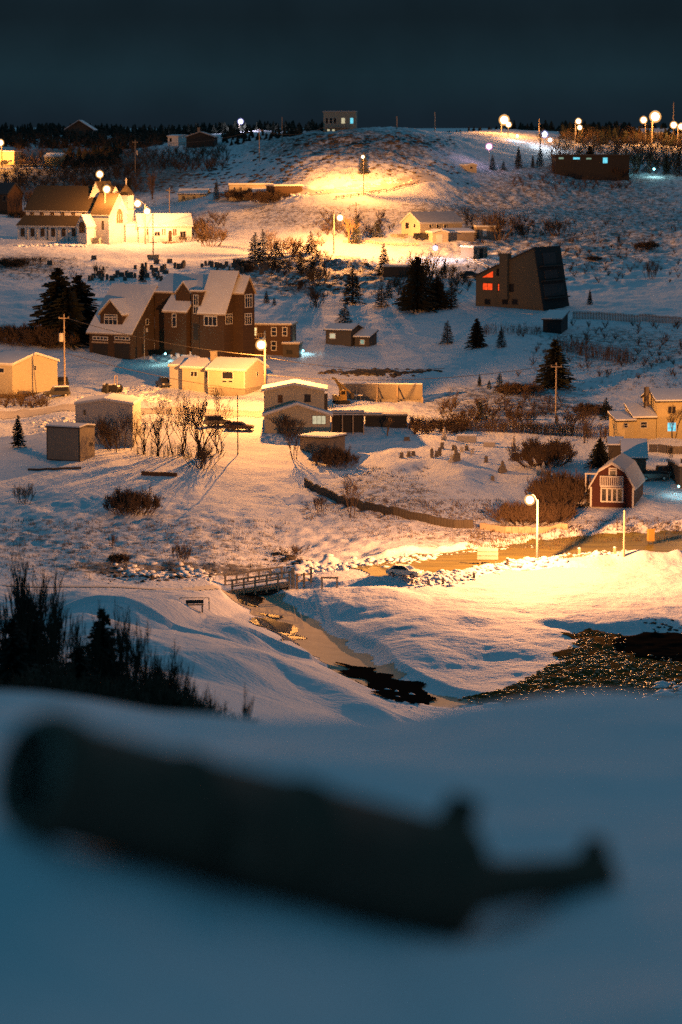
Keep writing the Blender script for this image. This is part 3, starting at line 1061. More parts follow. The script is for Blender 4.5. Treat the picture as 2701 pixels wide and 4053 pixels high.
def simple_house(name, label, cat, px_l, px_r, py, eave, ridge, yaw=0, D=8, kind='gx', wall=None, roof=None, anchor='l', base=2.5, snow=True, fascia=None, ov=0.35, group=None, d=None):
    """front wall from px_l to px_r standing on py, eave and ridge rows given; returns (frame, x0, x1, H, rise)"""
    f = Frame(name, label, cat, px_l if anchor == 'l' else px_r, py, yaw, group, d)
    xa = f.fx(px_l, 0, py)
    xb = f.fx(px_r, 0, py)
    H = f.fr((px_l + px_r) / 2, eave)[1]
    ym = D / 2 if kind == 'gx' else (0 if kind == 'gy' else D)
    top = f.fr((px_l + px_r) / 2, ridge, ym)[1]
    block(f, xa, xb, 0, D, H, max(top - H - 0.35, 0.05) if kind != 'flat' else 0, kind, wall or M_cream, roof, fascia, ov=ov, base=base, snow=snow)
    return f, xa, xb, H, top

# ------------------------------------------------------------------ church
def church():
    f = Frame('church', 'white clapboard church with steep brown roof and arched windows, lit bright at its gable', 'church', 432, 968, -29)
    xa = f.fx(70)
    Dg = f.sd(505, 962)[0]
    xc = f.fx(366)
    He = f.fr(432, 848)[1]
    top = f.sd(470, 768)[1]
    block(f, xc, 0, 0, Dg, He, top - He, 'gx', M_white, M_shingle, snow_t=0.12, ov=0.5)
    yn = 3.6
    Hn = f.fr(230, 832, yn)[1]
    Dn = 11.5
    tn = f.fr(270, 739, yn + Dn / 2)[1]
    x0n = f.fx(103, yn, 850)
    block(f, x0n, xc + 0.4, yn, Dn, Hn, tn - Hn, 'gx', M_white, M_shingle, snow_t=0.12, ov=0.5, part='nave_wall')
    block(f, xc - 6.0, xc - 0.2, yn + 3.0, 6, Hn + 1.2, tn - Hn, 'gy', M_white, M_shingle, snow_t=0.12, ov=0.4, part='transept_wall')
    xe = f.fx(372)
    Ha = f.fr(200, 894)[1]
    ta = f.fr(200, 857, yn)[1]
    block(f, xa, xe - 0.4, 0, yn - 0.05, Ha, ta - Ha, 'sf', M_white, M_shingle, snow_t=0.1, ov=0.35, part='aisle_wall')
    ypo = -4.2
    x0, x1 = f.fx(306, ypo, 950), f.fx(344, ypo, 950)
    Hp = f.fr(325, 897, ypo)[1]
    tp = f.fr(325, 854, ypo)[1]
    block(f, x0, x1, ypo, 4.15, Hp, tp - Hp, 'gy', M_white, M_roofsnow, ov=0.3, part='porch_wall')
    fwin(f, 314, 878, 335, 920, ypo, arch=True, nx=2, pane=M_lead, frame=M_darktrim)
    z0, z1 = f.sd(362, 958, x1)[1], f.sd(362, 940, x1)[1]
    panel(f, 'R', x1, -2.6, z0, -2.2, z1, 'vent', M_darktrim)
    for px in (90, 129, 169, 211, 252, 292):
        fwin(f, px - 7, 904, px + 7, 934, 0, nx=2, ny=2, pane=M_lead, frame=M_darktrim, fw=0.08)
    for px in (109, 148, 190, 231, 272, 311):
        a = f.fx(px, 0)
        panel(f, 'F', 0, a - 0.12, -2, a + 0.12, Ha - 0.3, 'pilaster', M_darktrim if px in (190, 311) else M_grey, 0.10)
    for px in (127, 166, 207, 248, 290, 331):
        fwin(f, px - 7, 839, px + 8, 851, yn, nx=2, pane=M_lead, frame=M_cream, fw=0.06)
    swin(f, 'R', 461, 826, 485, 882, 0, arch=True, nx=3, pane=M_lead, frame=M_trim, fw=0.14)
    a, z = f.sd(487, 990)
    panel(f, 'R', 0, a - 1.2, -2.5, a + 1.2, f.sd(487, 964)[1], 'cellar_door', M_grey, 0.08)
    a = f.fx(408)
    panel(f, 'F', 0, a - 0.35, He * 0.5, a + 0.35, He * 0.78, 'shutter', M_darktrim)
    # bell turret behind the gable, pyramid cap and cross
    yt, zt = f.sd(500, 775, -2.0)
    tz0, tz1 = f.sd(500, 855, -2.0)[1], f.sd(500, 772, -2.0)[1]
    w = 1.35
    tw = solid(f.root, 'bell_turret', M_white, lambda q: q.box(-2 - w, yt - w, tz0 - 3, -2 + w, yt + w, tz1))
    ap = f.sd(494, 727, -2.0)[1]
    q = MB()
    e = w + 0.25
    q.add([(-2 - e, yt - e, tz1), (-2 + e, yt - e, tz1), (-2 + e, yt + e, tz1), (-2 - e, yt + e, tz1), (-2, yt, ap)], [(3, 2, 1, 0), (0, 1, 4), (1, 2, 4), (2, 3, 4), (3, 0, 4)])
    q.build('spire', M_shingle, tw)
    q = MB().box(-2.07, yt - .07, ap - 0.2, -1.93, yt + .07, ap + 1.5).box(-2.06, yt - .45, ap + 0.85, -1.94, yt + .45, ap + 1.0)
    q.build('cross', M_trim, tw)
    q = MB().box(-2 - w - .3, yt - w - .3, tz0 + 1.6, -2 + w + .3, yt + w + .3, tz0 + 1.85)
    q.build('cornice', M_cream, tw)
    g = thing('oil_tank', 'small pale oil tank box in the snow beside the church wall', 'tank', f.M @ Vector((f.fx(395), -1.2, 0)), f.yaw)
    solid(g, 'body', M_cream, lambda q: q.box(-0.9, -0.5, -1.2, 0.9, 0.5, 1.55))
    solid(g, 'lid', M_trim, lambda q: q.box(-0.95, -0.55, 1.553, 0.95, 0.55, 1.68))
    # hall
    h = Frame('church_hall', 'low white hall joined to the church gable, with a railed deck', 'hall', 553, 963, 9)
    x1 = h.fx(760)
    H = h.fr(560, 895)[1]
    t = h.fr(600, 850, 5)[1]
    block(h, -0.2, x1, 0, 10, H, t - H, 'gx', M_white, M_roofsnow, ov=0.4)
    lx = h.fx(500)
    block(h, lx, -0.25, 1.6, 6, H, 0.9, 'sf', M_white, M_roofsnow, ov=0.1, part='link_wall')
    for a, c in ((574, 579), (582, 587), (642, 646), (651, 655), (685, 690), (693, 698)):
        fwin(h, a, 905, c, 929, 0, pane=M_lead, frame=M_trim, fw=0.07)
    for a, c, t_ in ((612, 633, 917), (714, 735, 916)):
        fwin(h, a, t_, c, 946 if a > 700 else 932, 0, nx=2, pane=M_glass, frame=M_trim)
    fpanel(h, 667, 912, 680, 955, 'door', M_brownsid)
    xd0, xd1 = h.fx(640), h.fx(798, -2.5, 950)
    z = h.fr(700, 956, -2.5)[1]
    dk = solid(h.root, 'deck', M_wood, lambda q: q.box(xd0, -3.2, z - 0.25, xd1, -0.02, z))
    def rail(q):
        for i in range(12):
            x = xd0 + 2.8 + (xd1 - xd0 - 2.8) * i / 11
            q.box(x - .06, -3.2, z - (2.2 if i % 3 == 0 else 0), x + .06, -3.08, z + 1.05)
        q.box(xd0 + 2.8, -3.22, z + 1.052, xd1, -3.06, z + 1.13).box(xd0 + 2.8, -3.18, z + 0.4, xd1, -3.12, z + 0.5)
        q.box(xd1 - .1, -3.05, z + 1.052, xd1 + .02, -.1, z + 1.13)
    solid(dk, 'railing', M_wood, rail)
    # flag pole with planter in the yard
    p = place(607, 1026)
    t = thing('flagpole', 'bare dark flagpole standing in a timber planter before the church', 'flagpole', p)
    k = p.y / F
    solid(t, 'pole', M_darkpole, lambda q: q.tube((0, 0, 0), (0, 0, 178 * k), 0.16, 0.08, 8))
    solid(t, 'planter', M_wood, lambda q: q.ext([(-1.2, -0.2), (1.2, -0.2), (1.5, 1.1), (-1.5, 1.1)], 'y', -0.8, 0.8))
    solid(t, 'yardarm', M_darkpole, lambda q: q.box(-0.9, -.06, 3.9, 0.9, .06, 4.05))


church()


# ------------------------------------------------------------------ brown brick house with the double garage
def brick_house():
    f = Frame('brick_house', 'large brown house with snowy steep roofs, dormer and two dark garage doors', 'house', 518, 1424, -34)
    xl = f.fx(355)
    D = 2 * f.sd(617, 1380)[0]
    H = f.fr(436, 1316)[1]
    top = f.sd(618, 1135)[1]
    B = M_brick
    block(f, xl, 0, 0, D, H, top - H, 'gx', B, M_roofsnow, M_wood, ov=0.55)
    yd = 1.0
    zb = f.fr(434, 1293, yd)[1]
    x0, x1 = f.fx(397, yd, 1290), f.fx(484, yd, 1290)
    Hd = f.fr(434, 1243, yd)[1]
    td = f.fr(434, 1190, yd)[1]
    block(f, x0, x1, yd, 4.6, Hd, td - Hd, 'gy', B, M_roofsnow, M_wood, ov=0.4, base=0.5 - zb, part='dormer_wall')
    fwin(f, 415, 1257, 463, 1287, yd, nx=3, split=0.78, fw=0.14)
    fwin(f, 415, 1245, 463, 1252, yd, nx=1, fw=0.10)
    for a, b_ in ((366, 427), (453, 514)):
        fwin(f, a + 3, 1333, b_ - 2, 1344, 0, nx=4, fw=0.16)
        fpanel(f, a - 2, 1350, b_ + 2, 1359, 'lintel', M_wood, 0, 0.10)
        fpanel(f, a + 1, 1360, b_, 1424, 'garage_door', M_black, 0, 0.03)
    swin(f, 'R', 613, 1254, 643, 1294, 0, nx=3, fw=0.13)
    swin(f, 'R', 614, 1247, 642, 1252, 0, fw=0.08)
    swin(f, 'R', 578, 1263, 587, 1284, 0, fw=0.1)
    swin(f, 'R', 613, 1356, 645, 1378, 0, nx=3, ny=2, fw=0.13, pane=M_paleteal)
    for a, b_, t_, u in ((535, 543, 1374, 1418), (561, 569, 1360, 1402)):
        a0, _ = f.sd(a, 1390)
        a1, _ = f.sd(b_, 1390)
        panel(f, 'R', 0, a0, f.sd(a, u)[1], a1, f.sd(a, t_)[1], 'side_door', M_black)
    for a in (580, 629):
        a0, z0 = f.sd(a, 1304)
        lam = solid(f.root, 'wall_lamp', M_trim, lambda q: q.box(0, a0 - .12, z0 - .5, 0.25, a0 + .12, z0 + .3))
    # centre range
    yc = 7.0
    xr = f.fx(800, yc, 1300)
    Hc = f.fr(700, 1158, yc)[1]
    tc = f.fr(700, 1090, yc + 5)[1]
    block(f, 0.3, xr, yc, 10, Hc, tc - Hc, 'gx', B, M_roofsnow, M_wood, ov=0.4, part='centre_wall')
    yg = yc - 1.2
    xg0, xg1 = f.fx(696, yg, 1200), f.fx(758, yg, 1200)
    block(f, xg0, xg1, yg, 5, Hc - 0.1, f.fr(745, 1118, yg)[1] - Hc, 'gy', B, M_roofsnow, M_wood, ov=0.2, part='gable_wall')
    ye = 4.2
    xe0, xe1 = f.fx(650, ye, 1300), f.fx(738, ye, 1300)
    He = f.fr(695, 1233, ye)[1]
    te = f.fr(695, 1175, ye + 2.6)[1]
    block(f, max(xe0, 0.15), xe1, ye, 2.7, He, te - He, 'sf', B, M_roofsnow, M_wood, ov=0.35, part='entrance_wall')
    fwin(f, 683, 1243, 697, 1292, ye, split=0.75, fw=0.12)
    xt0, xt1 = f.fx(758, yg - .8, 1300), f.fx(796, yg - .8, 1300)
    block(f, xt0, xt1, yg - .8, 3, f.fr(775, 1156, yg - .8)[1], 0, 'flat', B, M_roofsnow, M_wood, ov=0.2, part='tower_wall')
    fwin(f, 768, 1168, 784, 1208, yg - .8, nx=2, fw=0.12)
    fwin(f, 768, 1214, 784, 1240, yg - .8, nx=2, fw=0.12)
    fpanel(f, 766, 1280, 786, 1345, 'front_door', M_black, yg - .8)
    # right range with the big snow roof and its gable
    yb = 4.6
    xb0, xb1 = f.fx(791, yb, 1330), f.fx(888, yb, 1330)
    Hb = f.fr(840, 1238, yb)[1]
    tb = f.sd(938, 1080, xb1)[1]
    Db = 2 * (f.sd(938, 1200, xb1)[0] - yb)
    block(f, xb0, xb1, yb, Db, Hb, tb - Hb, 'gx', B, M_roofsnow, M_wood, ov=0.5, part='range_wall')
    fwin(f, 810, 1253, 858, 1288, yb, nx=3, fw=0.14)
    fwin(f, 811, 1245, 857, 1249, yb, fw=0.08)
    swin(f, 'R', 894, 1244, 919, 1280, xb1, nx=3, split=0.75, fw=0.12)
    xe = xb1 + 2.2
    y0, y1 = f.sd(962, 1250, xe)[0], f.sd(1008, 1250, xe)[0]
    He, te = f.sd(966, 1160, xe)[1], f.sd(988, 1098, xe)[1]
    block(f, xb1 - 2, xe, y0, y1 - y0, He, te - He, 'gx', B, M_roofsnow, M_wood, ov=0.35, part='bay_wall')
    swin(f, 'R', 971, 1166, 997, 1214, xe, nx=3, split=0.75, fw=0.14)
    swin(f, 'R', 971, 1242, 995, 1282, xe, nx=3, split=0.75, fw=0.14)


brick_house()


# ------------------------------------------------------------------ the other houses
def houses():
    # brown flat roofed two storey house behind the street lamp
    f, xa, xb, H, t = simple_house('brown_house', 'dark brown flat roofed two storey house with pale window frames', 'house', 890, 1150, 1412, 1287, 1283, -8, 7, 'flat', M_brownsid, M_roofsnow, anchor='r', fascia=M_wood)
    for a, b_ in ((921, 938), (1000, 1016), (1076, 1093), (1121, 1135)):
        fwin(f, a, 1297, b_, 1327, 0, ny=2, fw=0.16, pane=M_warm if a == 1000 else M_glass)
    for a in (1076,):
        fwin(f, a, 1352, a + 17, 1385, 0, ny=2, fw=0.14)
    x0, x1 = f.fx(886, -1.6, 1345), f.fx(1045, -1.6, 1345)
    zb, zt = f.fr(960, 1341, -1.6)[1], f.fr(960, 1336, -1.6)[1]
    bal = solid(f.root, 'balcony', M_wood, lambda q: q.box(x0, -1.6, zb, x1, -0.02, zb + 0.2))
    solid(bal, 'balustrade', M_wood, lambda q: [q.box(x0 + i * (x1 - x0) / 16 - .04, -1.58, zb + .2, x0 + i * (x1 - x0) / 16 + .04, -1.52, zb + 1.0) for i in range(17)] and q.box(x0, -1.6, zb + 1.003, x1, -1.5, zb + 1.1))
    ax0, ax1 = f.fx(1128, 1.0, 1400), f.fx(1192, 1.0, 1400)
    block(f, ax0, ax1, -1.5, 4, f.fr(1160, 1363, -1.5)[1], 0, 'flat', M_darkwood, M_roofsnow, M_wood, ov=0.2, part='porch_wall')
    fpanel(f, 1135, 1385, 1158, 1402, 'porch_opening', M_black, -1.5, 0.06)
    # little house up the slope, with pale green lit windows
    f, xa, xb, H, t = simple_house('small_house', 'small dark house under a snowy roof with one pale lit window', 'house', 1290, 1390, 1372, 1308, 1280, -22, 6, 'gx', M_darkwood, M_roofsnow, anchor='r', fascia=M_darktrim)
    fwin(f, 1307, 1320, 1327, 1338, 0, pane=M_pale, fw=0.14)
    block(f, f.fx(1405, 1, 1370), f.fx(1462, 1, 1370), 1.0, 4, f.fr(1430, 1336, 1)[1], 1.0, 'sf', M_darkwood, M_roofsnow, M_darktrim, ov=0.3, part='annex_wall')
    fwin(f, 1428, 1345, 1442, 1361, 1.0, pane=M_paleteal, fw=0.12)
    # bungalow on the street
    f, xa, xb, H, t = simple_house('bungalow', 'cream bungalow with picture window and chimney next to the village street lamp', 'house', 824, 970, 1563, 1465, 1414, -24, 8.5, 'gx', M_cream, M_roofsnow, anchor='r', ov=0.4)
    xs = f.fx(722, 1.4, 1540)
    ch = chimney(f, f.fx(847, 3.8, 1420), 3.8, H + 0.6, f.fr(847, 1392, 3.8)[1], 0.9, M_conc)
    Hs = f.fr(770, 1457, 1.4)[1]
    block(f, xs, xa - 0.02, 1.4, 7, Hs, f.fr(770, 1417, 4.9)[1] - Hs - .3, 'gx', M_cream, M_roofsnow, ov=0.35, part='wing_wall')
    xw = f.fx(672, 2.6, 1540)
    Hw = f.fr(695, 1450, 2.6)[1]
    block(f, xw, xs - 0.03, 2.6, 5, Hw, 1.0, 'sf', M_grey, M_roofsnow, ov=0.25, part='shed_wall')
    fwin(f, 881, 1471, 922, 1499, 0, fw=0.14)
    fwin(f, 880, 1506, 898, 1513, 0, fw=0.08)
    fwin(f, 904, 1506, 922, 1513, 0, fw=0.08)
    fwin(f, 756, 1470, 780, 1489, 1.4, nx=2, fw=0.12)
    fwin(f, 814, 1471, 823, 1495, 1.4, fw=0.10)
    fwin(f, 828, 1542, 848, 1553, 0, fw=0.10)
    swin(f, 'R', 1016, 1471, 1022, 1488, xb, fw=0.08)
    x0, x1, zf = xa - 0.01, xb + 0.012, f.fr(900, 1535)[1]
    solid(f.root, 'foundation', M_conc, lambda q: q.box(x0, -0.03, -2, x1, 8.4, zf))
    for xx in (xa + .08, xb - .08):
        panel(f, 'F', 0, xx - .1, zf, xx + .1, H - .05, 'corner_board', M_trim, 0.05)
    # house at the left edge
    f, xa, xb, H, t = simple_house('house', 'cream gable house cut by the left edge of the photo near the utility pole', 'house', -60, 50, 1580, 1442, 1386, -38, 11, 'gx', M_cream, M_roofsnow, anchor='r')
    swin(f, 'R', 132, 1448, 143, 1463, xb, ny=2, fw=0.08)
    fwin(f, -6, 1457, 16, 1474, 0, fw=0.15)
    solid(f.root, 'foundation', M_darkwood, lambda q: q.box(xa, -.02, -2, xb + .03, 11, 0.7))
    # two storey house in the middle
    f = Frame('two_storey_house', 'two storey tan house with three pale lit window panes and a snowy gable roof', 'house', 1048, 1716, 0)
    x0, x1 = f.fx(1048), f.fx(1308)
    Hl = f.fr(1180, 1645)[1]
    tl = f.fr(1175, 1603)[1]
    block(f, x0, x1, 0, 3.6, Hl, tl - Hl, 'gy', M_cream, M_roofsnow, ov=0.45, part='lower_wall')
    yb = 2.6
    u0, u1 = f.fx(1048, yb, 1600), f.fx(1284, yb, 1600)
    Hu = f.fr(1160, 1546, yb)[1]
    tu = f.fr(1165, 1518, yb)[1]
    block(f, u0, u1, yb, 6.2, Hu, tu - Hu - .2, 'gy', M_cream, M_roofsnow, ov=0.6, part='upper_wall')
    fwin(f, 1100, 1563, 1120, 1594, yb, fw=0.05, pane=M_brownsid, frame=M_grey)
    fwin(f, 1208, 1563, 1228, 1589, yb, fw=0.10, frame=M_darktrim)
    fwin(f, 1238, 1646, 1289, 1678, 0, nx=3, pane=M_pale, fw=0.10, frame=M_shed)
    a, z0 = f.fr(1278, 1612, yb)
    solid(f.root, 'stair_tower', M_darkwood, lambda q: q.box(u1 - .05, yb + 0.3, 1, u1 + 0.55, yb + 1.8, Hu - .6))
    # big grey shed and the small weathered shed at the left
    f, xa, xb, H, t = simple_house('grey_barn', 'big plain grey barn with a low gable, in shadow below the street', 'barn', 300, 527, 1775, 1602, 1576, -4, 9, 'gy', M_grey, M_roofsnow, anchor='r', ov=0.2)
    fwin(f, 330, 1622, 340, 1642, 0, fw=0.08, frame=M_grey)
    f, xa, xb, H, t = simple_house('weathered_shed', 'small weathered board shed with snowy roof, lit orange on its right side', 'shed', 187, 316, 1830, 1694, 1672, -28, 4.2, 'gx', M_shed, M_roofsnow, anchor='r', fascia=M_darktrim, ov=0.15)
    solid(f.root, 'corner_board', M_darktrim, lambda q: q.box(xb - .1, -.05, 0, xb + .05, .1, H).box(xa - .05, -.05, 0, xa + .1, .1, H).box(xa, -.06, -.3, xb, -.01, .15))
    swin(f, 'R', 356, 1750, 366, 1765, xb, frame=M_shed, fw=.05)
    # low shed below the two storey house
    f, xa, xb, H, t = simple_house('low_shed', 'low brown shed with a snow covered flat roof below the two storey house', 'shed', 1188, 1300, 1808, 1734, 1722, -30, 5.2, 'sf', M_shed, M_roofsnow, anchor='r', fascia=M_darktrim, ov=0.25)
    fwin(f, 1220, 1757, 1233, 1775, 0, fw=0.08, frame=M_shed)
    # red gambrel house
    f = Frame('red_house', 'dark red gambrel roofed house with white trim, balcony and four tall window panes', 'house', 2336, 2010, -13)
    x0, x1 = f.fx(2337), f.fx(2509)
    H = f.fr(2420, 1928)[1]
    t = f.fr(2424, 1831)[1]
    zf = f.fr(2420, 2008)[1]
    D = 11
    block(f, x0, x1, 0, D, H, t - H - .25, 'gambrel', M_red, M_thinsnow, M_trim, ov=0.45)
    solid(f.root, 'foundation', M_conc, lambda q: q.box(x0 - .02, -.03, -3.2, x1 + .02, D, zf))
    fwin(f, 2384, 1935, 2463, 1984, 0, nx=4, fw=0.20)
    for xx in np.linspace(f.fx(2384), f.fx(2463), 5)[1:-1]:
        panel(f, 'F', -0.05, xx - .13, f.fr(2420, 1984)[1], xx + .13, f.fr(2420, 1935)[1], 'mullion', M_trim, 0.04)
    fwin(f, 2416, 1856, 2438, 1886, 0, fw=0.18, split=0.8)
    for xx in (x0 + .1, x1 - .1):
        panel(f, 'F', 0, xx - .13, zf, xx + .13, H - .02, 'corner_board', M_trim, 0.05)
    bx0, bx1 = f.fx(2377, -1.1, 1920), f.fx(2466, -1.1, 1920)
    zb, zt = f.fr(2420, 1922, -1.1)[1], f.fr(2420, 1887, -1.1)[1]
    bal = solid(f.root, 'balcony', M_trim, lambda q: q.box(bx0, -1.1, zb - .22, bx1, -.02, zb))
    solid(bal, 'balustrade', M_trim, lambda q: [q.box(bx0 + i * (bx1 - bx0) / 12 - .06, -1.1, zb, bx0 + i * (bx1 - bx0) / 12 + .06, -1.0, zt) for i in range(13)] and q.box(bx0 - .05, -1.12, zt + .003, bx1 + .05, -.98, zt + .1))
    fr_ = MB()
    fr_.box(x0 - 0.9, 1.2, -.5, x0 - .75, 1.35, H + 1.6).box(x0 - 0.95, 1.0, H + 1.6, x0 + 1.0, 3.0, H + 1.75)
    fr_.build('side_porch', M_trim, f.root)
    # blue roofed shed behind it
    f, xa, xb, H, t = simple_house('shed', 'shed with a broad blue snowy roof directly behind the red gambrel house', 'shed', 2466, 2558, 1905, 1815, 1737, -4, 9, 'gx', M_darkwood, M_roofsnow, anchor='r', fascia=M_darktrim, ov=0.3)
    x2 = f.fx(2412, 4, 1800)
    H2 = f.fr(2440, 1765, 4.2)[1]
    block(f, x2, xa - .02, 4.2, 5, H2, f.fr(2440, 1738, 6.7)[1] - H2, 'gx', M_darkwood, M_roofsnow, M_darktrim, ov=0.3, part='wing_wall')
    # yellow house at the right edge
    f = Frame('yellow_house', 'tall yellow house at the right edge with a teal lit window and low side wing', 'house', 2600, 1733, 10)
    x0, x1 = f.fx(2600), f.fx(2790)
    H = f.fr(2660, 1590)[1]
    block(f, x0, x1, 0, 8, H, 1.4, 'gx', M_yellow, M_roofsnow, M_darktrim, ov=0.3)
    fwin(f, 2646, 1609, 2675, 1636, 0, nx=2, fw=0.1, frame=M_yellow)
    fwin(f, 2644, 1673, 2676, 1706, 0, nx=2, pane=M_teal, fw=0.1)
    w0 = f.fx(2443, -1.0, 1730)
    w1 = f.fx(2512, -1.0, 1730)
    Hw = f.fr(2480, 1668, -1)[1]
    block(f, w0, w1, -1, 4.5, Hw, 0.8, 'sf', M_yellow, M_roofsnow, M_darktrim, ov=0.3, part='wing_wall')
    Hv = f.fr(2540, 1657, -.6)[1]
    block(f, w1 + .02, f.fx(2598, -.6, 1730), -.6, 5.0, Hv, 1.6, 'sf', M_yellow, M_roofsnow, M_darktrim, ov=0.2, part='wing_wall')
    fwin(f, 2472, 1675, 2485, 1692, -1, ny=2, fw=0.08)
    fwin(f, 2538, 1671, 2561, 1692, -.6, ny=2, fw=0.1)
    a, z = f.fr(2563, 1600, 3)
    c_ = solid(f.root, 'chimney', M_shed, lambda q: q.box(a - .3, 3, 2, a + .3, 3.6, f.fr(2563, 1531, 3)[1]))
    b_ = f.fx(2553, 2.5, 1600)
    solid(f.root, 'stove_pipe', M_darkpole, lambda q: q.tube((b_, 2.5, 1.5), (b_, 2.5, f.fr(2553, 1533, 2.5)[1]), 0.14, 0.14, 8))
    swin(f, 'L', 2571, 1600, 2577, 1625, x0, fw=.05, frame=M_yellow)
    # dark modern house with red windows
    f = Frame('modern_house', 'tall dark angular modern house with glowing red windows', 'house', 2163, 1232, -32)
    xl = f.fx(1884)
    xc0, xc1 = f.fx(1984), f.fx(2016)
    h0 = f.fr(1884, 1092)[1]
    h1 = f.fr(2116, 983)[1]
    xt = f.fx(2116, 0, 983)
    D = f.sd(2262, 1205)[0]
    poly = [(xl, -3), (0, -3), (xt, h1), (xl, h0)]
    solid(f.root, 'wall', M_tan, lambda q: q.ext(poly, 'y', 0, D))
    L = math.hypot(xt - xl, h1 - h0)
    dx, dz = (xt - xl) / L, (h1 - h0) / L
    solid(f.root, 'roof', M_darkroof, lambda q: q.ext([(xl - .5, h0 - .5 * dz / dx + .01), (xt + .1, h1 + .01), (xt + .1, h1 + .3), (xl - .5, h0 - .5 * dz / dx + .3)], 'y', -0.35, D + .35))
    # sloping glazed front: a dark sheet with window bays on the leaning right side
    nrm = Vector((h1 + 3, 0, -xt)).normalized()
    def lean(y0, y1, z0, z1, o0, o1):
        vs = []
        for o in (o0, o1):
            for y, z in ((y0, z0), (y1, z0), (y1, z1), (y0, z1)):
                x = xt * (z + 3) / (h1 + 3)
                vs.append((x + o, y, z + o * 0.2))
        return vs
    FS = [(3, 2, 1, 0), (4, 5, 6, 7), (0, 1, 5, 4), (1, 2, 6, 5), (2, 3, 7, 6), (3, 0, 4, 7)]
    q = MB().add(lean(-.2, D + .2, -2.5, h1 - .1, 0.0, 0.15), FS)
    sh = q.build('front_cladding', M_black, f.root)
    q = MB()
    for y0, y1, z0, z1 in ((D * .25, D * .75, h1 * .72, h1 * .92), (D * .22, D * .72, h1 * .50, h1 * .64), (D * .1, D * .9, h1 * .22, h1 * .42)):
        q.add(lean(y0, y1, z0, z1, 0.152, 0.24), FS)
    q.build('glazing', M_darkroof, sh)
    for zz in (h1 * .46, h1 * .69, h1 * .18):
        q = MB().add(lean(D * .05, D * .95, zz, zz + .25, .152, 1.1), FS)
        q.build('balcony', M_darktrim, f.root)
    ct = f.fr(2000, 1002)[1]
    solid(f.root, 'chimney', M_tan, lambda q: q.box(xc0, -.9, 2.2, xc1, .9, ct))
    pts = [f.fr(a, b_) for a, b_ in ((1911, 1097), (1952, 1097), (1952, 1073))]
    solid(f.root, 'window', M_redwin, lambda q: q.ext(pts, 'y', -.06, -.01))
    fwin(f, 1913, 1121, 1950, 1147, 0, pane=M_redwin, frame=M_darktrim, nx=2)
    fwin(f, 1973, 1124, 1979, 1150, 0, pane=M_redwin, frame=M_darktrim, fw=.2)
    fwin(f, 1968, 1064, 1980, 1090, 0, frame=M_darktrim)
    fwin(f, 2016, 1124, 2034, 1154, 0, frame=M_darktrim)
    for a in (1920, 1990, 2028):
        fwin(f, a, 1184, a + 22, 1204, 0, frame=M_darkwood)
    dz_ = f.fr(1960, 1238, -5)[1]
    d0, d1 = f.fx(1905, -5, 1240), f.fx(2120, -5, 1240)
    dk = solid(f.root, 'deck', M_darkwood, lambda q: q.box(d0, -6, dz_ - 2.5, d1, -.02, dz_))
    solid(dk, 'deck_snow', M_roofsnow, lambda q: q.box(d0 + .1, -5.9, dz_ + .003, d1 - .1, -1.2, dz_ + .25))
    # outbuilding beneath it
    f, xa, xb, H, t = simple_house('outbuilding', 'small dark flat roofed outbuilding below the angular modern house', 'shed', 2150, 2222, 1322, 1266, 1228, -14, 8, 'sf', M_black, M_roofsnow, anchor='r', fascia=M_darktrim, ov=0.3)
    # white gabled house above the lit road
    f = Frame('house', 'pale gabled house with a long dark snowy roof above the lit road', 'house', 1664, 945, 35)
    x1 = f.fx(1830)
    H = f.fr(1740, 882)[1]
    D = f.sd(1590, 930)[0]
    t = f.fr(1740, 842, D / 2)[1]
    block(f, 0, x1, 0, min(D, 12), H, t - H, 'gx', M_cream, M_thinsnow, ov=0.35)
    for a in (1700, 1729, 1758):
        fwin(f, a, 888, a + 9, 901, 0, fw=0.12)
    swin(f, 'L', 1638, 885, 1646, 900, 0, fw=.12)
    swin(f, 'L', 1606, 880, 1620, 905, 0, fw=.12)
    st = solid(f.root, 'steps', M_conc, lambda q: q.box(-3.4, 5, -2.5, -.05, 8, 1.0).box(-3.0, 3, -2.5, -.05, 4.99, .4))
    f, xa, xb, H, t = simple_house('garage', 'pale garage with a small front gable and wide pale door', 'garage', 1713, 1775, 962, 921, 907, 14, 6, 'gy', M_cream, M_roofsnow, ov=0.25)
    fpanel(f, 1728, 927, 1753, 960, 'garage_door', M_trim)
    block(f, xb + .02, f.fx(1878, 1, 955), 1, 5, f.fr(1820, 920, 1)[1], 0.6, 'sf', M_shed, M_roofsnow, ov=0.2, part='lean_to_wall')
    f, xa, xb, H, t = simple_house('utility_shed', 'small yellow and grey shed with a dark doorway above the white rail fence', 'shed', 1875, 1930, 1026, 979, 975, 35, 5, 'flat', M_shed, M_roofsnow, ov=0.15)
    fpanel(f, 1899, 984, 1912, 1024, 'doorway', M_black)
    fwin(f, 1881, 990, 1889, 1004, 0, fw=.08)
    f, xa, xb, H, t = simple_house('brown_shed', 'brown shed with a pale door half hidden by bare trees on the slope', 'shed', 1888, 1985, 945, 898, 893, 4, 6, 'flat', M_shed, M_thinsnow, ov=0.15)
    fpanel(f, 1912, 906, 1927, 934, 'door', M_trim)
    f, xa, xb, H, t = simple_house('cabin', 'dark low cabin with a small red lamp among the spruces', 'cabin', 1518, 1622, 1098, 1056, 1046, 0, 6, 'sf', M_darkwood, M_roofsnow, ov=0.25)
    # long low houses at the foot of the hill
    f, xa, xb, H, t = simple_house('long_house', 'long pale flat roofed house at the foot of the rocky hill', 'house', 908, 1080, 795, 731, 729, 4, 9, 'flat', M_cream, M_roofsnow, ov=0.2)
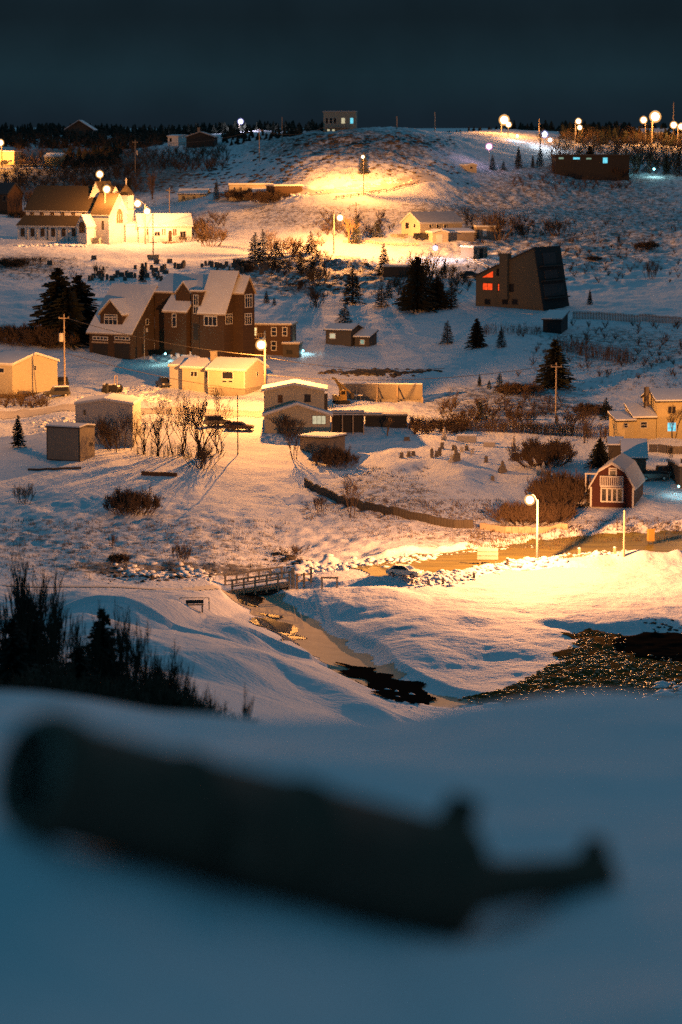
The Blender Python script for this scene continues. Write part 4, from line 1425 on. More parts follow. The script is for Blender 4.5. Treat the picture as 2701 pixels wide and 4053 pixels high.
    for a in (926, 951, 983, 1058):
        fwin(f, a, 741, a + 7, 754, 0, fw=.1)
    block(f, f.fx(1003, -2.5, 790), f.fx(1113, -2.5, 790), -2.5, 4.0, f.fr(1060, 764, -2.5)[1], 1.6, 'sf', M_cream, M_roofsnow, ov=0.3, part='porch_wall')
    for a in (1052, 1071, 1090):
        fwin(f, a, 771, a + 13, 782, -2.5, fw=.1)
    f, xa, xb, H, t = simple_house('brown_cabin', 'dark brown flat roofed cabin beside the long pale house', 'cabin', 1088, 1198, 792, 736, 733, 18, 8, 'flat', M_brownsid, M_roofsnow, ov=0.25)
    block(f, f.fx(1160, -2, 790), f.fx(1228, -2, 790), -2, 4, f.fr(1190, 777, -2)[1], 0.5, 'sf', M_brownsid, M_roofsnow, ov=0.3, part='annex_wall')
    f, xa, xb, H, t = simple_house('yellow_cottage', 'small yellow cottage under a snowy roof behind the church hall', 'cottage', 706, 816, 800, 769, 746, -6, 7, 'gx', M_yellow, M_roofsnow, fascia=M_darktrim, ov=0.3)
    for a in (722, 764):
        fwin(f, a, 776, a + 10, 789, 0, nx=2, fw=.08, frame=M_yellow)
    # hilltop house
    f, xa, xb, H, t = simple_house('hilltop_house', 'square flat roofed house alone on the hilltop with two lit windows', 'house', 1281, 1409, 522, 442, 440, -4, 8, 'flat', M_cream, M_thinsnow, ov=0.2, base=4)
    for i, (a, b_) in enumerate(((1290, 1299), (1306, 1315), (1322, 1331), (1352, 1366), (1387, 1399))):
        fwin(f, a, 466, b_, 488, 0, fw=.12, pane=[M_glass, M_glass, M_glass, M_pale, M_teal][i])
    for a in (1296, 1315):
        fwin(f, a, 511, a + 10, 518, 0, fw=.06, pane=M_pale)
    bx0, bx1 = f.fx(1288, -1.8, 500), f.fx(1380, -1.8, 500)
    zb = f.fr(1330, 502, -1.8)[1]
    bal = solid(f.root, 'balcony', M_grey, lambda q: q.box(bx0, -1.8, zb - .2, bx1, -.02, zb))
    solid(bal, 'balustrade', M_grey, lambda q: [q.box(bx0 + i * (bx1 - bx0) / 20 - .04, -1.78, zb, bx0 + i * (bx1 - bx0) / 20 + .04, -1.7, zb + 1.0) for i in range(21)] and q.box(bx0, -1.8, zb + 1.003, bx1, -1.68, zb + 1.1))
    # skyline and far left houses
    f, xa, xb, H, t = simple_house('dark_house', 'dark unlit gable house on the left skyline with a thin snow edge', 'house', 262, 366, 548, 511, 474, -3, 9, 'gy', M_darkwood, M_roofsnow, fascia=M_darktrim, ov=0.9, base=4)
    f, xa, xb, H, t = simple_house('porch_house', 'small white house with an open lit porch on the upper left slope', 'house', 665, 706, 578, 540, 532, -25, 8, 'gx', M_white, M_roofsnow, ov=0.3, base=4)
    fwin(f, 672, 546, 680, 560, 0, pane=M_glass, fw=.15)
    f, xa, xb, H, t = simple_house('dark_bungalow', 'dark bungalow with a low snow edged gable beside the white porch house', 'bungalow', 738, 848, 585, 543, 520, -5, 9, 'gy', M_black, M_thinsnow, fascia=M_darktrim, ov=0.4, base=4)
    chimney(f, (xa + xb) / 2 - .8, 2, H, t + 1.2, .8)
    f, xa, xb, H, t = simple_house('lit_house', 'yellow lit flat house at the left edge behind the roadside snow bank', 'house', -40, 56, 652, 601, 599, -12, 7, 'flat', M_yellow, M_roofsnow, ov=0.25, anchor='r')
    fwin(f, 32, 631, 46, 641, 0, nx=2, fw=.1)
    f, xa, xb, H, t = simple_house('lit_shed', 'small yellow lit shed standing at the right end of the far left road', 'shed', 177, 240, 656, 621, 605, -14, 6, 'gx', M_yellow, M_roofsnow, ov=0.3, anchor='r')
    f, xa, xb, H, t = simple_house('shingled_house', 'dark house at the left edge just left of the church', 'house', -70, 30, 850, 768, 722, -25, 8, 'gx', M_brownsid, M_darkroof, anchor='r', fascia=M_darktrim)
    fwin(f, 12, 775, 24, 795, 0, fw=.1, frame=M_shed)
    # teal lit bungalow on the right
    f, xa, xb, H, t = simple_house('long_bungalow', 'long dark flat roofed house with teal lit windows on the upper right slope', 'house', 2200, 2492, 690, 616, 606, 3, 9, 'flat', M_black, M_darkroof, ov=0.4, fascia=M_black)
    for a, b_, t_, u, m_ in ((2213, 2232, 622, 629, M_paleteal), (2270, 2296, 622, 630, M_teal), (2322, 2342, 624, 630, M_paleteal), (2388, 2406, 623, 645, M_teal)):
        fwin(f, a, t_, b_, u, 0, pane=m_, fw=.08, frame=M_black)
    f, xa, xb, H, t = simple_house('orange_lit_house', 'low pale house lit orange under the brightest lamps on the right skyline', 'house', 2535, 2662, 545, 525, 508, 8, 8, 'gx', M_cream, M_roofsnow, ov=0.3, base=4)
    for a in (2560, 2590, 2630):
        fwin(f, a, 529, a + 10, 541, 0, fw=.1)
    f, xa, xb, H, t = simple_house('hill_shed', 'small low shed on the shoulder of the hill beside young spruces', 'shed', 1850, 1888, 677, 655, 645, 24, 7, 'gy', M_cream, M_roofsnow, ov=0.2)
    fwin(f, 1862, 659, 1872, 667, 0, fw=.08)
    f, xa, xb, H, t = simple_house('grey_garage', 'grey garage wall edge cut off by the right edge beside the parked cars', 'garage', 2692, 2790, 1935, 1845, 1820, 8, 7, 'gx', M_darkwood, M_roofsnow, ov=.2)
    # long dark open sheds on the right of the two storey house
    f, xa, xb, H, t = simple_house('open_shed', 'long dark open fronted shed with a thin snowy roof right of the two storey house', 'shed', 1314, 1440, 1712, 1640, 1636, 0, 3, 'flat', M_black, M_thinsnow, fascia=M_darkwood, ov=.15)
    for i in range(4):
        x = xa + (xb - xa) * i / 3
        solid(f.root, 'post', M_wood, lambda q: q.box(x - .08, -.9, -.5, x + .08, -.75, H))
    solid(f.root, 'canopy', M_thinsnow, lambda q: q.box(xa - .1, -1.1, H + .002, xb + .1, -.36, H + .15))
    f, xa, xb, H, t = simple_house('long_shed', 'long low dark shed behind the bare yard tree, right of the open shed', 'shed', 1446, 1612, 1690, 1648, 1645, 0, 3, 'flat', M_black, M_thinsnow, fascia=M_darkwood, ov=.15)


houses()

# ------------------------------------------------------------------ street lamps, poles and wires
LOBE = (0.13, 0.30, 0.75, 1.0, 0.85, 0.35, 0.15)


def add_light(name, pos, parent, watts, col, rad, street=False):
    l = bpy.data.lights.new(name, 'POINT')
    l.energy = watts
    l.color = col
    l.shadow_soft_size = rad
    if street:
        # street luminaire: reflector throws the light outward, little straight down or up
        l.use_nodes = True
        n = l.node_tree
        em = next(q for q in n.nodes if q.type == 'EMISSION')
        tc = n.nodes.new('ShaderNodeTexCoord')
        sp = n.nodes.new('ShaderNodeSeparateXYZ')
        mr = n.nodes.new('ShaderNodeMapRange')
        mr.inputs['From Min'].default_value = -1
        mr.inputs['From Max'].default_value = 1
        rp = n.nodes.new('ShaderNodeValToRGB')
        e = rp.color_ramp.elements
        e[0].position, e[0].color = 0.0, (*[LOBE[0]] * 3, 1)
        e[1].position, e[1].color = 1.0, (*[LOBE[-1]] * 3, 1)
        for p, v in zip((0.2, 0.32, 0.43, 0.5, 0.62), LOBE[1:-1]):
            e.new(p).color = (v, v, v, 1)
        n.links.new(tc.outputs['Normal'], sp.inputs[0])
        n.links.new(sp.outputs['Z'], mr.inputs[0])
        n.links.new(mr.outputs[0], rp.inputs[0])
        n.links.new(rp.outputs[0], em.inputs['Strength'])
    o = bpy.data.objects.new(name, l)
    COL.objects.link(o)
    o.parent = parent
    o.location = pos
    return o


def lamp(label, gx, gy, polex, base=None, d=None, kw=6.0, col=SODIUM, r=0.5, m=None, top=None, wood=True, pr=0.16, off=0.0):
    pos = place(polex, base) if d is None else ground_at(polex, d)
    d = pos.y
    g = at_depth(gx, gy, d) - pos
    g.y -= off
    tz = (at_depth(polex, top, d) - pos).z if top else g.z + 0.3
    t = thing('street_lamp', label, 'street lamp', pos, 0, 'street lamps')
    px = Vector((0, 0, tz))
    solid(t, 'pole', M_pole if wood else M_steel, lambda q: q.tube((0, 0, -1), px, pr, pr * .7, 8))
    q = MB()
    mid = Vector((g.x * .5, g.y * .5, max(g.z + .45, min(tz - .1, g.z + 1.2))))
    q.tube((0, 0, min(tz - .2, g.z + .4)), mid, .05, .05, 6).tube(mid, (g.x, g.y, g.z + r * 1.25 + .2), .05, .05, 6)
    q.build('arm', M_steel, t)
    h = solid(t, 'lamp_head', M_steel, lambda q: q.tube((g.x, g.y, g.z + r * 1.25), (g.x, g.y, g.z + r * 1.25 + .3), r * .55, r * .2, 10))
    gl = solid(h, 'halo_globe', M_halo if m is None else (M_halopink if m is M_globepink else M_halocool), lambda q: q.ball(g, r * 1.3, 16), smooth=True)  # shell added to paint the soft glare and coloured rim
    solid(gl, 'bulb', m or M_globe, lambda q: q.ball(g, r * .85, 14), smooth=True)  # bulb enlarged to the size of its bloom
    add_light('lamp_light', g - Vector((0, 0, r * 1.3 + .2)), t, kw * 1000, col, 0.12, True)
    return t, pos, tz


def upole(label, px, base, top, d=None, cross=True, box=None, m=None, pr=0.15, name='utility_pole'):
    pos = place(px, base) if d is None else ground_at(px, d)
    tz = (at_depth(px, top, pos.y) - pos).z
    t = thing(name, label, 'utility pole', pos, 0, 'utility poles')
    solid(t, 'pole', m or M_pole, lambda q: q.tube((0, 0, -1), (0, 0, tz), pr, pr * .72, 8))
    if cross:
        solid(t, 'crossarm', M_wood, lambda q: q.box(-.9, -.2, tz - .75, .9, -.08, tz - .58))
        for x in (-.8, .8):
            solid(t, 'insulator', M_conc, lambda q: q.tube((x, -.14, tz - .58), (x, -.14, tz - .3), .07, .04, 6))
    if box:
        solid(t, 'transformer', M_steel, lambda q: q.tube((box * .5, 0, tz - 4.6), (box * .5, 0, tz - 3.2), .42, .42, 10))
    return t, pos, tz


L1 = lamp('street lamp with a curved arm beside the snowy road, below the red house', 2092, 1967, 2127, 2216, kw=165, col=(1, .395, .125), r=0.55, top=1978, pr=.16, wood=False, off=3.0)
L2 = lamp('tall street lamp on a wooden pole between the bungalow and the two storey house', 1035, 1363, 1049, d=451.5, kw=185, col=(1, .375, .075), r=0.72, top=1308, pr=.2, off=1.0)
L3 = lamp('street lamp on a wooden pole by the white lit bend of the upper road', 1347, 861, 1322, 1004, kw=190, col=(1, .385, .09), r=0.72, top=832)
L4 = lamp('slim street lamp by the road under the rocky hill', 1437, 620, 1440, 765, kw=175, r=0.42, top=612, pr=.12, col=(1, .375, .08))
L5 = lamp('street lamp standing behind the church roof', 395, 689, 405, d=770, kw=10, r=0.85)
L6 = lamp('street lamp on the orange wooden pole directly in front of the church', 432, 747, 418, 962, kw=45, r=0.85, top=750, pr=.24, off=7.0, col=(1, .39, .10))
L7 = lamp('left one of the two lamps over the church hall roof', 552, 803, 579, d=701, kw=40, r=0.8, top=806, off=6.5, col=(1, .42, .14))
L8 = lamp('right one of the two lamps over the church hall roof', 588, 834, 580, d=701, kw=20, r=0.75, top=820, off=5.0, col=(1, .42, .14))
lamp('violet tinged lamp on the left skyline treeline', 953, 480, 947, 520, d=None, kw=14, col=(.8, .75, 1), r=0.95, m=M_globewhite)
lamp('largest lamp of the pair at the left end of the right skyline', 1997, 474, 1979, d=900, kw=30, r=1.35)
lamp('lower lamp of the pair at the left end of the right skyline', 2014, 492, 2006, d=890, kw=14, r=0.8)
lamp('pink lamp hanging above the young spruces on the hill shoulder', 1937, 579, 1937, 672, kw=1.5, col=(1, .6, .8), r=0.85, m=M_globepink, pr=.06)
lamp('white lamp above the right skyline yard, left of the teal house', 2156, 531, 2150, d=880, kw=4, col=(.85, .9, 1), r=0.95, m=M_globewhite)
lamp('upper lamp of the reddish pair in the middle of the right skyline', 2291, 479, 2270, d=900, kw=6, r=0.8)
lamp('lower lamp of the reddish pair in the middle of the right skyline', 2296, 504, 2271, d=899, kw=4, r=0.7)
lamp('brightest lamp on the right skyline, over the orange lit house', 2595, 461, 2571, d=905, kw=26, r=1.5, pr=.3)
lamp('lamp just left of the brightest one on the right skyline', 2549, 474, 2545, d=900, kw=9, r=0.95)
lamp('left lamp of the last pair at the right edge of the skyline', 2668, 494, 2672, d=900, kw=6, r=0.95)
lamp('lamp at the very right edge of the skyline', 2698, 500, 2690, d=900, kw=5, r=0.9)
lamp('lamp at the very left edge above the far left road', 2, 564, 8, 655, kw=70, r=0.9, pr=.22)
lamp('street lamp just past the right edge, lighting the yellow house', 2830, 1600, 2822, d=418, kw=15, r=0.5)
lamp('street lamp just past the left edge, lighting the cream house', -150, 1420, -140, d=452, kw=22, r=0.5)
lamp('blue white lamp above the bushes by the upper bend', 1724, 981, 1702, 1030, kw=5, col=(.75, .82, 1), r=0.55, m=M_globewhite, pr=.06)

P = {}
for key, args in {
    'garage': ('utility pole with a transformer in front of the brown house garages', 257, 1560, 1243, None, True, -1.0),
    'thin': ('thin dark pole in front of the parked cars, left of the two storey house', 942, 1800, 1562, None, False),
    'road': ('utility pole beside the round dark spruce on the right slope', 2201, 1682, 1435),
    'bare': ('plain pale wooden post beside the road in front of the red house', 2471, 2212, 2020, None, False),
    'far': ('utility pole at the far left above the church roof end', 69, 735, 606),
    'slope': ('utility pole with a transformer on the blue upper left slope', 536, 694, 553, None, True, 1.0),
    'ridge': ('utility pole at the left foot of the rocky hill', 1027, 640, 507),
    'hall': ('utility pole behind the church hall roof end', 671, 872, 742),
    'hillbehind': ('weathered pole on the slope below the lit hill road', 1410, 872, 800),
}.items():
    P[key] = upole(*args, m=M_darkpole if key == 'thin' else None, pr=0.09 if key == 'thin' else 0.15)
upole('lone pole on the hilltop skyline, nearest the square house', 1572, 512, 460, cross=False)
upole('lone pole on the hilltop skyline, right of the other one', 1722, 520, 442, cross=False)
upole('short pole on the skyline left of the hilltop house', 1117, 560, 462, cross=False)
upole('pole standing on the dark skyline between the two lamp groups', 2128, 530, 470, d=905, cross=False)
upole('tall pole at the right skyline beside the last pair of lamps', 2654, 530, 405, d=930, cross=False)
upole('dark post cut by the right edge beside the parked cars', 2697, 1930, 1815, cross=False, m=M_darkpole)
upole('thin lamp post in front of the brown house gable', 572, 1436, 1290, cross=False, pr=.06)


def wire(label, a, b, sag=1.2, r=0.045):
    a, b = Vector(a), Vector(b)
    q = MB()
    prev = a
    for i in range(1, 15):
        t = i / 14
        p = a.lerp(b, t) - Vector((0, 0, sag * 4 * t * (1 - t)))
        q.tube(prev, p, r, r, 4, False)
        prev = p
    return tag(q.build('power_line', M_wire, None, False), label, 'power line', 'power lines')


def ptop(p, dz=-.3, dx=0):
    return p[1] + Vector((dx, 0, p[2] + dz))


wire('cable from the tall street lamp pole down to the right, past the small house', ptop(L2, -4.3), at_depth(1760, 1480, 480) + Vector((0, 0, 1)), 1.0)
wire('lower cable from the tall street lamp pole to the road utility pole', ptop(L2, -7.2), ptop(P['road']), 1.6)
wire('cable from the tall street lamp pole across the brown house to the garage utility pole', ptop(L2, -4.1), ptop(P['garage'], -.5), 1.0)
wire('cable sagging over the lit yard behind the bare trees', ptop(P['garage'], -6.5), ptop(L2, -10), 0.8, .05)
wire('cable between the transformer pole and the hill foot pole', ptop(P['slope'], -.3), ptop(P['ridge']), 2.0, .05)
wire('cable from the hill foot pole over the hilltop', ptop(P['ridge']), at_depth(1290, 500, 850), 2.0, .05)
wire('cable from the bend lamp pole to the left over the snowy slope', ptop(L3, -.5), ptop(P['hall'], -.5), 1.6, .05)

# small house lights
for label, px, py, d, m_, kw, col in (
        ('pair of small warm bulbs under the brown house balcony', 966, 1370, 517, M_bulb, .25, SODIUM),
        ('red lamp on the wall of the dark cabin among spruces', 1583, 1076, 0, M_bulbred, .2, (1, .3, .1)),
        ('teal lamp shining on the snow beside the brown house porch', 1200, 1388, 524, M_bulbteal, .5, (.45, .9, 1)),
        ('teal lamp on the right edge garage by the parked cars', 2688, 1925, 396, M_bulbteal, .15, (.3, .85, 1)),
        ('blue lamp on the skyline right of the tall lamp pair', 2049, 537, 880, M_bulbteal, .8, (.4, .7, 1)),
        ('second white lamp just below the white skyline lamp', 2178, 553, 872, M_globewhite, 3, (.85, .95, 1)),
        ('green lamp at the brown house basement window', 655, 1400, 512, M_bulbteal, .35, (.5, .95, .9)),
        ('added teal lamp standing in for the window light of the long dark house', 2395, 664, 833, M_bulbteal, 1.6, (.3, .85, 1)),  # added source, spreads the lit window's teal over the wall
        ('teal lamp beside the lane right of the long dark house', 2590, 668, 830, M_bulbteal, .5, (.5, .95, .95))):
    p = at_depth(px, py, d) if d else None
    if p is None:
        p = place(px, 1098)
        p.z = at_depth(px, py, p.y).z
        p.y -= .25
    t = thing('wall_lamp', label, 'lamp', p)
    rr = .55 if m_ is M_globewhite else .2 * p.y / 500
    solid(t, 'bulb', m_, lambda q: q.ball((0, 0, 0), rr, 8), smooth=True)
    solid(t, 'bracket', M_darktrim, lambda q: q.box(-.05, 0.05, rr * .9, .05, .45, rr * .9 + .1))
    add_light('lamp_light', (0, -rr - .25, -rr - .1), t, kw * 1000, col, .08)


# ------------------------------------------------------------------ vehicles
def car(name, label, px, py, yaw, col, d=None, kind='car', cat=None, snowy=False):
    pos = place(px, py) if d is None else ground_at(px, d)
    t = thing(name, label, cat or ('pickup' if kind == 'pickup' else 'car'), pos, R(yaw))
    paint = car_paint(name + '_paint', col)
    low = [(-2.15, .38), (2.15, .38), (2.2, .62), (2.1, .86), (1.15, .98), (-1.95, 1.0), (-2.2, .85), (-2.2, .5)]
    cab = {'car': [(-1.75, .98), (1.05, .96), (.25, 1.46), (-1.15, 1.48)], 'suv': [(-2.1, .98), (1.1, .96), (.5, 1.72), (-1.95, 1.74)],
           'pickup': [(-.7, .98), (1.1, .96), (.45, 1.72), (-.6, 1.74)]}[kind]
    w = .86
    q = MB().ext(low, 'y', -w, w)
    cv = []
    for y, k in ((-w + .04, 0), (w - .04, 0)):
        cv += [(x, y * (0.84 if z > 1.2 else 1), z) for x, z in cab]
    q.add(cv, [(0, 1, 2, 3), (7, 6, 5, 4), (0, 4, 5, 1), (1, 5, 6, 2), (2, 6, 7, 3), (3, 7, 4, 0)])
    q.build('body', paint, t)
    # glass: inset panels a few mm proud of the cabin faces
    g = MB()
    def pan(pts, out):
        c = sum((Vector(p) for p in pts), Vector()) / 4
        v = [c + (Vector(p) - c) * .82 + Vector(out) * .012 for p in pts]
        g.add(v, [(0, 1, 2, 3)])
    pan([cv[0], cv[1], cv[2], cv[3]], (0, -1, .1))
    pan([cv[4], cv[5], cv[6], cv[7]], (0, 1, .1))
    pan([cv[1], cv[5], cv[6], cv[2]], (.6, 0, .8))
    pan([cv[0], cv[4], cv[7], cv[3]], (-.8, 0, .6))
    g.build('windows', M_glass, t, False)
    for x in (-1.35, 1.35):
        for s in (-1, 1):
            wh = solid(t, 'wheel', M_rubber, lambda q: q.tube((x, s * (w - .2), .33), (x, s * (w + .02), .33), .33, .33, 14))
            solid(wh, 'rim', M_steel, lambda q: q.tube((x, s * (w + .021), .33), (x, s * (w + .035), .33), .2, .19, 10))
    for s in (-1, 1):
        solid(t, 'headlight', M_trim, lambda q: q.box(2.13, s * .62 - .17, .64, 2.24, s * .62 + .17, .80))
    if snowy:
        x0, x1 = cab[3][0], cab[2][0]
        solid(t, 'roof_snow', M_snow, lambda q: q.ext([(x0 - .05, cab[3][1] + .005), (x1 + .1, cab[2][1] + .005), (x1, cab[2][1] + .16), (x0 + .05, cab[3][1] + .18)], 'y', -.66, .66))
    return t


car('parked_car', 'pale car standing on the icy road, nose to the right', 1604, 2288, -28, (.75, .70, .62))
car('parked_car', 'dark car behind the other one in the lit yard under the bare trees', 862, 1688, 12, (.05, .03, .025), kind='suv')
car('parked_car', 'dark car nearest the thin pole in the lit yard, its windscreen to the right', 950, 1706, -8, (.05, .025, .02))
car('pickup_truck', 'dark pickup half hidden beside the bungalow shed wall', 648, 1533, -70, (.03, .03, .035), kind='pickup')
car('parked_car', 'dark car with snow on its roof parked beside the left edge house', 225, 1572, 200, (.035, .032, .03), kind='suv', snowy=True)
car('parked_car', 'black car parked at the back behind the snow topped one', 222, 1533, 190, (.02, .02, .022), kind='suv')
car('parked_car', 'dark car on the lane just left of the modern house', 1862, 1098, 20, (.05, .045, .04))
car('parked_car', 'dark car parked under the steps of the pale gabled house', 1672, 950, 25, (.02, .02, .02), kind='suv')
car('parked_car', 'dark car to the left of the pair right of the red house', 2588, 1900, 10, (.03, .03, .03))
car('parked_car', 'dark car at the right of the pair right of the red house', 2655, 1893, 8, (.025, .025, .03), kind='suv')
car('parked_van', 'pale vehicle half hidden in the bush left of the red house', 2318, 2000, 60, (.4, .38, .36), kind='suv', cat='van')
car('parked_car', 'dark car parked by the yellow house at the far left edge', 28, 650, 5, (.04, .04, .04))


def excavator():
    p = place(1352, 1597)
    t = thing('excavator', 'small excavator with raised folded arm beside the concrete wall', 'excavator', p, R(18))
    t.scale = (.8, .8, .8)
    for s in (-1, 1):
        solid(t, 'track', M_rubber, lambda q: q.ext([(-1.7, .15), (-1.4, 0), (1.4, 0), (1.7, .15), (1.7, .5), (1.4, .7), (-1.4, .7), (-1.7, .5)], 'y', s * .8 - .25, s * .8 + .25))
    b_ = solid(t, 'body', M_yellowbox, lambda q: q.box(-1.7, -.95, .75, .9, .95, 1.7).box(-1.75, -.9, .9, -1.2, .9, 1.9))
    solid(b_, 'cab', M_yellowbox, lambda q: q.ext([(-.5, 1.703), (.9, 1.703), (.75, 2.9), (-.5, 2.9)], 'y', -.92, .1))
    solid(b_, 'cab_window', M_glass, lambda q: q.box(-.3, -.94, 1.95, .55, -.921, 2.7))
    solid(t, 'boom', M_yellowbox, lambda q: q.bar((.9, .5, 1.5), (-1.2, .5, 5.2), .35, .5).bar((-1.2, .5, 5.15), (-1.9, .5, 5.5), .3, .4))
    solid(t, 'stick', M_yellowbox, lambda q: q.bar((-1.7, .5, 5.4), (2.4, .5, 2.0), .28, .35))
    solid(t, 'bucket', M_darktrim, lambda q: q.ext([(2.2, 2.2), (2.9, 2.0), (2.9, 1.1), (2.3, .8), (2.0, 1.3)], 'y', .1, .9))
    solid(t, 'ram', M_steel, lambda q: q.bar((.7, .5, 2.0), (-.6, .5, 4.6), .12))


excavator()


def tractor():
    p = place(446, 1556)
    t = thing('tractor', 'small snow covered tractor by the street with an upright roll bar', 'tractor', p, R(150))
    solid(t, 'body', M_rock, lambda q: q.box(-.5, -.45, .6, 1.8, .45, 1.35).box(-1.3, -.5, .7, -.5, .5, 1.1))
    for x, r_ in ((-.8, .75), (1.3, .45)):
        for s in (-1, 1):
            solid(t, 'wheel', M_rubber, lambda q: q.tube((x, s * .55, r_), (x, s * .9, r_), r_, r_, 14))
    solid(t, 'snow_cover', M_snow, lambda q: q.box(-.45, -.42, 1.353, 1.7, .42, 1.6).box(-1.25, -.45, 1.103, -.55, .45, 1.35))
    solid(t, 'roll_bar', M_pole, lambda q: q.box(-.75, -.45, 1.1, -.65, -.35, 2.9).box(-.75, .35, 1.1, -.65, .45, 2.9).box(-.75, -.45, 2.9, -.65, .45, 3.0))
    p = place(424, 1572)
    t = tag(MB().tube((0, 0, -.5), (0, 0, 2.1), .3, .28, 8).ball((0, 0, 2.15), .3, 8, (1, 1, .6)).build('post', M_black), 'thick dark post standing left of the small tractor', 'post')
    t.location = p


tractor()


# ------------------------------------------------------------------ concrete wall with props
def formwork():
    f = Frame('concrete_wall', 'freestanding concrete wall shored with slanting timber props on the cleared lot', 'wall', 1673, 1592, -5)
    x0 = f.fx(1342)
    H = f.fr(1500, 1520)[1]
    solid(f.root, 'wall', M_conc, lambda q: q.box(x0, 0, -2, 0, .35, H))
    solid(f.root, 'footing', M_conc, lambda q: q.box(x0, -.8, -2, .1, -.01, .5))
    solid(f.root, 'top_snow', M_snow, lambda q: q.box(x0 + .05, .02, H + .003, -.05, .33, H + .18))
    for px in (1412, 1494, 1574):
        x = f.fx(px)
        pr_ = solid(f.root, 'prop', M_wood, lambda q: q.box(x - .13, -.15, .5, x + .13, -.005, H - .1).bar((x + .02, -.2, H - .5), (x + .05, -2.2, 0), .18).bar((x, -2.3, -.1), (x, -.1, .6), .12))
    solid(f.root, 'end_post', M_wood, lambda q: q.box(-.1, -.2, -1, .15, -.81, .9))
    p = place(1412, 1585)
    t = thing('work_table', 'small snow topped trestle table in front of the shored wall', 'table', p)
    solid(t, 'top', M_trim, lambda q: q.box(-1.0, -.4, .8, 1.0, .4, .95))
    for x in (-.7, .7):
        for y in (-.3, .3):
            solid(t, 'leg', M_wood, lambda q: q.box(x - .05, y - .05, -.5, x + .05, y + .05, .798))


formwork()


# ------------------------------------------------------------------ bridge, bench, sign, boxes
def bridge():
    a = place(930, 2352)
    b = place(1168, 2352)
    yaw = 14
    f = Frame('footbridge', 'timber footbridge with plank railings over the frozen stream', 'bridge', 915, 2350, yaw)
    L = f.fx(1150, 0, 2335)
    zt = f.fr(930, 2297)[1]
    z1 = f.fr(1145, 2262)[1]
    slope = (z1 - zt) / L
    W = 4.2
    zd = zt - 1.55
    def z(x):
        return zd + slope * x
    solid(f.root, 'deck', M_wood, lambda q: q.ext([(-1.5, z(0) - .35), (L, z(L) - .35), (L, z(L)), (-1.5, z(0))], 'y', .05, W))
    solid(f.root, 'deck_snow', M_snow, lambda q: q.ext([(-1.4, z(0) + .003), (L - .1, z(L) + .003), (L - .1, z(L) + .2), (-1.4, z(0) + .2)], 'y', .3, W - .3))
    solid(f.root, 'girder', M_darktrim, lambda q: q.ext([(0, z(0) - .8), (L, z(L) - .8), (L, z(L) - .352), (0, z(0) - .352)], 'y', .3, W - .2))
    for y, off in ((0, 0), (W + .05, 0)):
        rl = solid(f.root, 'railing', M_wood, lambda q: q.ext([(-.1, z(0) + 1.42), (L + .1, z(L) + 1.42), (L + .1, z(L) + 1.62), (-.1, z(0) + 1.62)], 'y', y - .06, y + .06)
                   .ext([(0, z(0) + .72), (L, z(L) + .72), (L, z(L) + .9), (0, z(0) + .9)], 'y', y - .04, y + .04).ext([(0, z(0) + .2), (L, z(L) + .2), (L, z(L) + .36), (0, z(0) + .36)], 'y', y - .04, y + .04))
        for i in range(6):
            x = .15 + (L - .3) * i / 5
            solid(rl, 'post', M_wood, lambda q: q.box(x - .12, y - .13, z(x) - .6, x + .12, y - .041, z(x) + 1.45))
    solid(f.root, 'end_post', M_wood, lambda q: q.box(L + .12, -.25, z(L) - .5, L + .5, .15, z(L) + 2.0))
    solid(f.root, 'abutment', M_black, lambda q: q.box(L - 2.9, .1, z(L) - 2.9, L + .6, W, z(L) - .82))
    solid(f.root, 'left_abutment', M_conc, lambda q: q.box(-3.4, -.2, z(0) - 4.5, .05, W + .4, z(0) - .36))
    solid(f.root, 'abutment_snow', M_snow, lambda q: q.box(-3.4, -.2, z(0) - .356, -1.55, W + .4, z(0) - .02))
    # side rail continuing to the right
    s0 = f.M @ Vector((L + .9, .3, z(L)))
    s1 = place(1232, 2312)
    v = s1 - s0
    t = thing('timber_fence', 'short plank fence continuing from the right end of the footbridge', 'fence', s0)
    for dz in (.25, 1.0):
        solid(t, 'rail', M_wood, lambda q: q.bar((0, 0, dz), (v.x, v.y, v.z + dz), .12, .22))
    for k in (0, .5, 1):
        solid(t, 'post', M_wood, lambda q: q.box(v.x * k - .14, v.y * k - .22, v.z * k - 1, v.x * k + .14, v.y * k - .08, v.z * k + (1.9 if k == 1 else 1.25)))


bridge()


